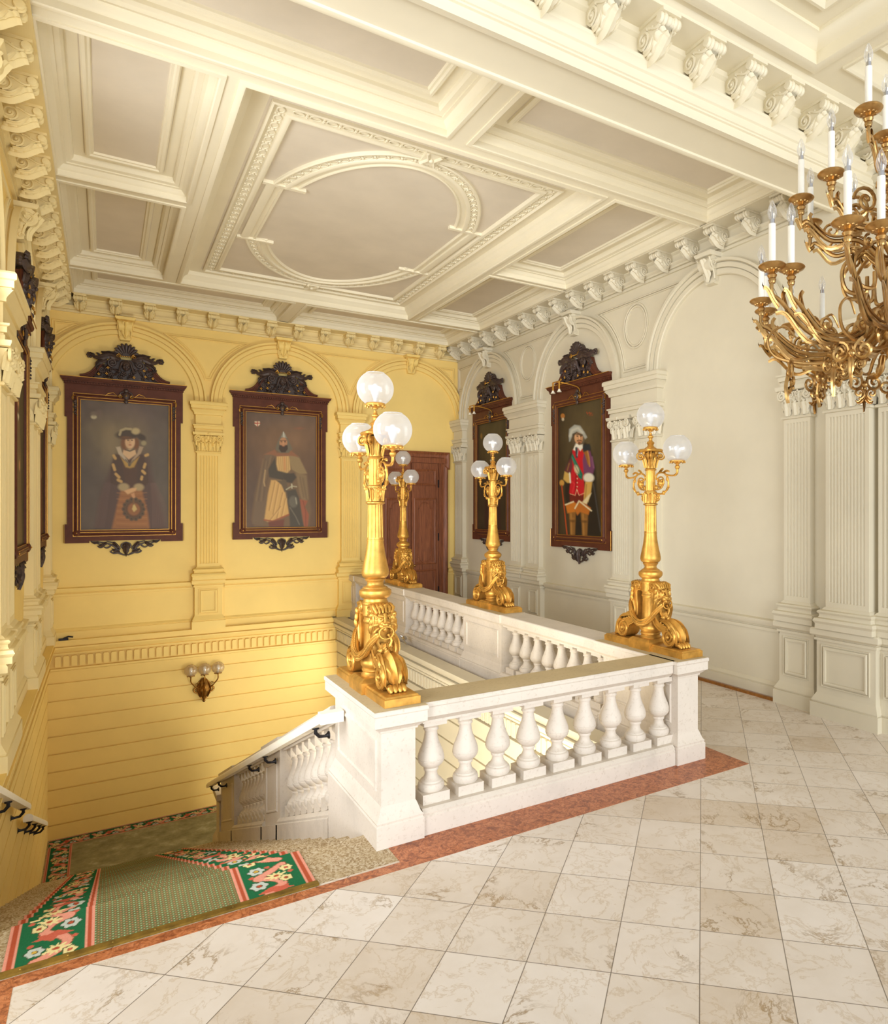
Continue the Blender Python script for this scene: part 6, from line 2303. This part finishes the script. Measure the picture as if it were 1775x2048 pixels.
    for s in (-1, 1):
        leaf(m, [(s * 0.20, -0.03, 0.0), (s * 0.15, -0.05, -0.06), (s * 0.12, -0.035, -0.13)], 0.07, (0, -1, 0), 3, 10, 0.014)
        leaf(m, [(s * 0.42, -0.03, 0.015), (s * 0.48, -0.045, -0.005), (s * 0.54, -0.03, 0.02)], 0.05, (0, -1, 0), 3, 10, 0.012)
        tube(m, catmull([(s * 0.02, -0.03, -0.24), (s * 0.09, -0.035, -0.215), (s * 0.16, -0.035, -0.17), (s * 0.14, -0.03, -0.10)], 5), 0.014, 6)
        ball(m, (s * 0.33, -0.045, -0.03), 0.026, 8, 5)
    leaf(m, [(0, -0.03, -0.02), (0, -0.06, -0.1), (0, -0.05, -0.18), (0, -0.02, -0.27)], 0.13, (0, -1, 0), 4, 14, 0.016)
    for k in range(5):
        ball(m, (0.032 * cos(k * 1.26), -0.055, -0.08 + 0.032 * sin(k * 1.26)), 0.018, 7, 5)
    out['pendant'] = m.mesh('pendant', K, 50)
    # small carved top clasp and side drops
    m = MB()
    ball(m, (0, -0.10, 2.70), 0.055, 10, 8, (1, 0.5, 1.3))
    ball(m, (0, -0.09, 2.60), 0.036, 10, 8, (1, 0.5, 1.2))
    ball(m, (0, -0.09, 2.80), 0.034, 10, 8, (1.2, 0.5, 1))
    md = {-1: MB(), 1: MB()}
    for s in (-1, 1):
        tube(m, [(s * 0.04, -0.075, 2.78), (s * 0.09, -0.08, 2.75), (s * 0.10, -0.08, 2.68)], 0.014, 6)
        for k in range(6):
            ball(md[s], (s * 0.765, -0.075, 2.55 - 0.045 * k), 0.034 - 0.003 * k, 8, 5, (1, 0.6, 1))
            ball(md[s], (s * (0.765 + 0.018 * (-1) ** k), -0.09, 2.53 - 0.045 * k), 0.016, 6, 4)
    out['clasp'] = m.mesh('clasp', K, 50)
    out['side_drop'] = md[-1].mesh('side_drop', K, 50)
    out['side_drop2'] = md[1].mesh('side_drop', K, 50)
    return out


FM = frame_meshes()


def picture(loc, rotz, img, label, xs=1.0):
    t = thing('framed_portrait', label, 'painting', loc, rotz, None)
    t.scale = (xs, 1, 1)
    fr = inst(FM['frame'], 'frame', t)
    for k in ('moulding', 'gilding', 'clasp', 'side_drop', 'side_drop2'):
        inst(FM[k], k.rstrip('2'), fr)
    cr = inst(FM['cornice'], 'crest', t)
    for k in ('swan_neck', 'swan_neck2', 'carving', 'mask', 'shell', 'leaves'):
        inst(FM[k], k.rstrip('2'), cr)
    inst(FM['pendant'], 'pendant', t)
    u, v = np.meshgrid(np.linspace(-0.69, 0.69, NX), np.linspace(2.59, 0.23, NY))
    P = np.stack([u, np.full_like(u, -0.032) + 0.0, v], -1)
    P[..., 1] += 0.004 * np.sin(u * 9 + 1) * np.clip((v - 2.2) / 0.4, 0, 1)
    inst(grid_mesh('canvas', P, img, M['canvas']), 'canvas', t)
    return t


ZF = 1.79
GLARE = np.array(L3(176, 156, 132)[:3])  # glare on the paint surface, mixed into the lady and knight colours
picture((0.335, YB, ZF), 0, lady() * 0.9 + GLARE * 0.10, 'framed portrait of a lady in a plumed hat holding a feather fan')
picture((3.055, YB, ZF), 0, knight() * 0.9 + GLARE * 0.10, 'framed portrait of a bearded knight in a pointed helmet and cloak')
picture((XR, 10.04, ZF - 0.09), -pi / 2, cavalier(), 'framed portrait of a cavalier in a red doublet with a cane')
picture((XR, 13.38, ZF - 0.07), -pi / 2, dim(21, (62, 42, 34)), 'dark framed portrait on the right wall half hidden behind a lamp standard')
picture((XL, 10.20, ZF - 0.05), pi / 2, dim(22, (112, 92, 60)), 'nearer of two framed portraits seen edge-on on the left wall')
picture((XL, 13.55, ZF - 0.02), pi / 2, dim(23, (120, 74, 48)), 'farther of two framed portraits seen edge-on on the left wall')

# little brass picture lights over the two right-wall portraits
for yy, lab in ((10.04, 'brass two-spot picture light above the cavalier portrait'), (13.38, 'brass two-spot picture light above the dark portrait on the right wall')):
    t = thing('picture_light', lab, 'picture light', (XR, yy, ZF + 2.66), -pi / 2)
    m = MB()
    tube(m, catmull([(0.03, -0.06, 0.0), (0.06, -0.10, 0.1), (0.0, -0.30, 0.16), (-0.10, -0.46, 0.19)], 6), 0.011, 6)
    tube(m, [(-0.22, -0.46, 0.19), (0.0, -0.46, 0.19)], 0.011, 6)
    tube(m, [(x, -0.08, z) for x, z in spiral((0.03, -0.04), 0.06, 0.012, pi / 2, -1.5, 18)], 0.009, 5)
    m.build('bracket', M['gilt'], t, smooth=40)
    for x in (-0.21, -0.01):
        m = MB()
        tube(m, [(x, -0.46, 0.19), (x, -0.46, 0.05)], 0.016, 8)
        m.build('spot_holder', M['gilt'], t, smooth=40)
        m = MB()
        lathe(m, [(0.016, 0.05), (0.022, 0.03), (0.045, 0.0), (0.0, -0.004)], (x, -0.46, 0), 14)
        m.build('reflector', M['candle'], t, smooth=40)


# ------------------------------------------------------------------ chandelier in the hall
TH = radians(34.08)
FV = Vector((sin(TH), cos(TH), 0))
RV = Vector((cos(TH), -sin(TH), 0))
CH = Vector((3.272, 1.891, 3.0))
ch = thing('chandelier', 'large brass candle chandelier hanging at the right edge of the hall', 'chandelier', CH)
Bz = M['brass']
m = MB()
lathe(m, [(0.0, -0.02), (0.02, 0.0), (0.05, 0.05), (0.03, 0.09), (0.06, 0.14), (0.11, 0.22), (0.12, 0.30), (0.08, 0.38), (0.05, 0.44), (0.07, 0.5), (0.09, 0.56), (0.05, 0.66), (0.035, 0.75), (0.06, 0.82), (0.08, 0.88), (0.04, 0.97), (0.03, 1.1), (0.05, 1.18), (0.06, 1.24), (0.03, 1.34), (0.02, 1.5), (0.016, 3.66), (0.0, 3.66)], (0, 0, 0), 24)
m.build('stem', Bz, ch, smooth=40)
m = MB()
lathe(m, [(0.0, 0.0), (0.016, 0.0), (0.022, 0.012), (0.012, 0.026), (0.03, 0.034), (0.056, 0.046), (0.062, 0.054), (0.058, 0.06), (0.024, 0.058), (0.018, 0.064), (0.0, 0.064)], (0, 0, -0.06), 22)
for k in range(10):
    ball(m, (0.03 * cos(k * 0.628), 0.03 * sin(k * 0.628), -0.022), 0.008, 6, 4)
PAN = m.mesh('drip_pan', Bz, 40)
m = MB()
lathe(m, [(0.0, 0.0), (0.0155, 0.0), (0.0155, 0.185), (0.0, 0.186)], (0, 0, 0), 14)
CAN = m.mesh('candle_sleeve', M['candle'], 40)
m = MB()
lathe(m, [(0.0, 0.0), (0.012, 0.0), (0.012, 0.022), (0.0, 0.022)], (0, 0, 0.184), 12)
lathe(m, [(0.004, 0.0), (0.003, 0.03), (0.001, 0.045)], (0, 0, 0.206), 6)
SOCK = m.mesh('lamp_socket', M['steel'], 40)
m = MB()
lathe(m, [(0.011, 0.0), (0.016, 0.012), (0.020, 0.03), (0.019, 0.045), (0.013, 0.065), (0.006, 0.082), (0.0, 0.09)], (0, 0, 0.205), 14)
FLM = m.mesh('candle_bulb', M['bulb'], 60)

cand = []
for D, lat, z in ((3.115, 0.917, 3.507), (3.14, 1.011, 3.507), (3.637, 1.014, 3.507), (3.82, 1.09, 3.507), (4.16, 1.187, 3.507), (4.12, 1.329, 3.507), (4.12, 1.512, 3.507), (2.635, 1.065, 3.507), (2.672, 1.21, 3.507),
                  (3.146, 1.197, 3.94), (3.40, 1.144, 3.94), (3.69, 1.292, 3.94), (3.75, 1.55, 3.94), (2.86, 1.42, 3.94), (3.087, 1.341, 4.2), (3.306, 1.52, 4.2)):
    cand.append((lat - 1.65, D - 3.4, z - 3.0))
for a, b, z in list(cand):
    if a < -0.2:
        cand.append((-a, -b, z))
for i, (a, b, z) in enumerate(cand):
    v = RV * a + FV * b
    R = v.length
    d = v.normalized()
    s = Vector((-d.y, d.x, 0))
    P = lambda r, zz, q=0.0: d * r + s * q + Vector((0, 0, zz))
    m = MB()
    drop = 0.30 if z < 0.8 else 0.22
    z0 = z - (0.12 if z < 0.8 else 0.3)
    pts = catmull([P(0.05, z0), P(R * 0.22, z0 - 0.02, 0.03), P(R * 0.45, z - drop, 0.02), P(R * 0.72, z - drop + 0.01), P(R * 0.93, z - drop * 0.55), P(R * 1.0, z - 0.13), P(R, z - 0.06)], 6)
    n = len(pts)
    tube(m, pts, [0.0135 - 0.0045 * j / n for j in range(n)], 8)
    tube(m, [p + Vector((0, 0, 0.02)) + s * 0.008 for p in map(Vector, pts[4:-14])], 0.006, 5)
    # clasping leaves and curls
    leaf(m, [P(R * 0.95, z - drop * 0.62), P(R * 0.99, z - 0.15), P(R * 1.03, z - 0.105), P(R * 1.07, z - 0.10)], 0.022, d, 3, 10, 0.008)
    leaf(m, [P(R * 0.88, z - drop * 0.78), P(R * 0.93, z - drop * 0.45), P(R * 0.91, z - drop * 0.32)], 0.022, -d, 3, 10, 0.008)
    leaf(m, [P(R * 0.6, z - drop - 0.005), P(R * 0.75, z - drop - 0.02), P(R * 0.9, z - drop * 0.7), P(R * 0.98, z - drop * 0.7)], 0.022, (0, 0, -1), 4, 12, 0.008)
    sp = spiral((0.0, 0.0), 0.045, 0.008, -pi / 2, 1.5, 20)
    tube(m, [P(R * 0.70 + x, z - drop + 0.055 + y) for x, y in sp], 0.007, 5)
    sp = spiral((0.0, 0.0), 0.035, 0.006, pi / 2, -1.5, 18)
    tube(m, [P(R * 0.5 + x, z - drop - 0.045 + y) for x, y in sp], 0.007, 5)
    lathe(m, [(0.0, -0.03), (0.014, -0.028), (0.018, -0.014), (0.01, 0.0), (0.0, 0.0)], P(R, z - 0.055), 10)
    arm = m.build('candle_arm', Bz, ch, smooth=45)
    pos = P(R, z)
    inst(PAN, 'drip_pan', arm, pos)
    inst(CAN, 'candle_sleeve', arm, pos)
    inst(SOCK, 'lamp_socket', arm, pos)
    inst(FLM, 'candle_bulb', arm, pos)
# hanging scrollwork below and between the arms
for k in range(14):
    a = 2 * pi * (k + 0.3) / 14
    d = Vector((cos(a), sin(a), 0))
    s = Vector((-d.y, d.x, 0))
    P = lambda r, zz, q=0.0: d * r + s * q + Vector((0, 0, zz))
    m = MB()
    R = 0.60 if k % 2 else 0.44
    tube(m, catmull([P(0.07, 0.34), P(0.2, 0.20, 0.04), P(R * 0.65, 0.13, 0.03), P(R, 0.17), P(R * 1.08, 0.27), P(R * 0.95, 0.33), P(R * 0.85, 0.27)], 6), [0.011 - 0.00018 * j for j in range(37)], 7)
    for q in (-1, 1):
        sp = spiral((0, 0), 0.05, 0.008, pi / 2, 1.5 * q, 20)
        tube(m, [P(R * 0.9, 0.10 + y, q * 0.055 + x) for x, y in sp], 0.008, 5)
        sp = spiral((0, 0), 0.032, 0.006, -pi / 2, -1.4 * q, 18)
        tube(m, [P(R * 0.88, 0.04 + y, q * 0.036 + x) for x, y in sp], 0.007, 5)
        sp = spiral((0, 0), 0.065, 0.01, -pi / 2, 1.4 * q, 22)
        tube(m, [P(R * 0.6 + x, 0.26 + y, q * 0.04) for x, y in sp], 0.009, 5)
        leaf(m, [P(R * 0.9, 0.02, 0), P(R * 0.9, -0.01, q * 0.03), P(R * 0.9, 0.0, q * 0.05)], 0.03, d, 2, 8, 0.006)
    leaf(m, [P(R * 0.9, 0.08), P(R * 0.92, 0.02), P(R * 0.9, -0.06)], 0.035, d, 3, 10, 0.008)
    leaf(m, [P(0.2, 0.21), P(R * 0.55, 0.12), P(R * 0.8, 0.13)], 0.05, (0, 0, -1), 4, 12, 0.01)
    ball(m, P(R * 0.9, 0.09), 0.02, 8, 6)
    m2 = m
    m.build('scrollwork', Bz, ch, smooth=45)
    m = MB()
    tube(m, catmull([P(0.06, 0.62), P(0.16, 0.70, 0.02), P(0.28, 0.62), P(0.27, 0.5), P(0.18, 0.48), P(0.17, 0.56)], 5), 0.010, 6)
    m.build('upper_scroll', Bz, ch, smooth=45)
    m = MB()
    sp = spiral((0, 0), 0.07, 0.012, 0, 1.5, 22)
    tube(m, [P(0.22 + x, 0.9 + y) for x, y in sp], 0.009, 5)
    tube(m, [P(0.05, 0.86), P(0.15, 0.9)], 0.009, 5)
    m.build('upper_scroll', Bz, ch, smooth=45)

# ------------------------------------------------------------------ light: daylight from the hall's windows and open end, plus two added stairwell fills
W = bpy.data.worlds.new('World')
SC.world = W
W.use_nodes = True
bg = W.node_tree.nodes['Background']
bg.inputs[0].default_value = (0.93, 0.96, 1.0, 1)
bg.inputs[1].default_value = 0.75


def area(name, loc, target, sx, sy, power, col, spread=180):
    l = bpy.data.lights.new(name, 'AREA')
    l.shape = 'RECTANGLE'
    l.size, l.size_y = sx, sy
    l.energy = power
    l.color = col
    l.spread = radians(spread)
    o = bpy.data.objects.new(name, l)
    COL.objects.link(o)
    o.location = loc
    o.rotation_euler = (Vector(target) - Vector(loc)).to_track_quat('-Z', 'Y').to_euler()
    return o


area('window_daylight', (-5.5, -0.5, 3.0), (6.4, 14.0, 3.6), 3.6, 4.2, 150, (0.95, 0.97, 1.0), 65)
area('bay_window_daylight', (-2.3, 6.45, 3.0), (3.0, 8.2, 1.4), 2.4, 3.6, 250, (0.93, 0.96, 1.0))
area('hall_daylight', (2.5, -9.0, 2.4), (2.4, 9.0, 2.6), 10.0, 4.5, 1150, (0.92, 0.96, 1.0))
area('landing_fill_light', (4.1, 13.7, -1.5), (0.0, 14.2, -2.2), 2.2, 2.6, 50, (1.0, 0.95, 0.84))  # added fill for the landing and lower walls, no window behind it
area('stairwell_fill_light', (3.0, 5.5, -1.9), (1.6, 15.0, 0.8), 2.2, 2.2, 250, (1.0, 0.94, 0.80))  # added fill that brightens the lower well, not a real entrance

# ------------------------------------------------------------------ camera
cam = bpy.data.cameras.new('camera')
cam.sensor_fit = 'VERTICAL'
cam.sensor_height = 36.0
cam.sensor_width = 36.0
cam.lens = 1374.7 / 2048 * 36.0
cam.shift_x = -(1138.57 - 887.5) / 2048
cam.shift_y = -(1024 - 1018.5) / 2048
cam.clip_start = 0.05
co = bpy.data.objects.new('camera', cam)
COL.objects.link(co)
co.location = (0, 0, 2.4)
co.rotation_euler = (pi / 2, 0, -TH)
SC.camera = co

SC.view_settings.view_transform = 'Standard'
SC.view_settings.look = 'None'
SC.view_settings.gamma = 1.0
SC.view_settings.use_curve_mapping = False
SC.view_settings.exposure = 0.24
try:
    cy = SC.cycles
    cy.use_denoising = True
    cy.max_bounces = 8
    cy.diffuse_bounces = 5
    cy.glossy_bounces = 3
    cy.transparent_max_bounces = 12
    cy.caustics_reflective = False
    cy.caustics_refractive = False
    cy.sample_clamp_indirect = 6.0
except Exception:
    pass
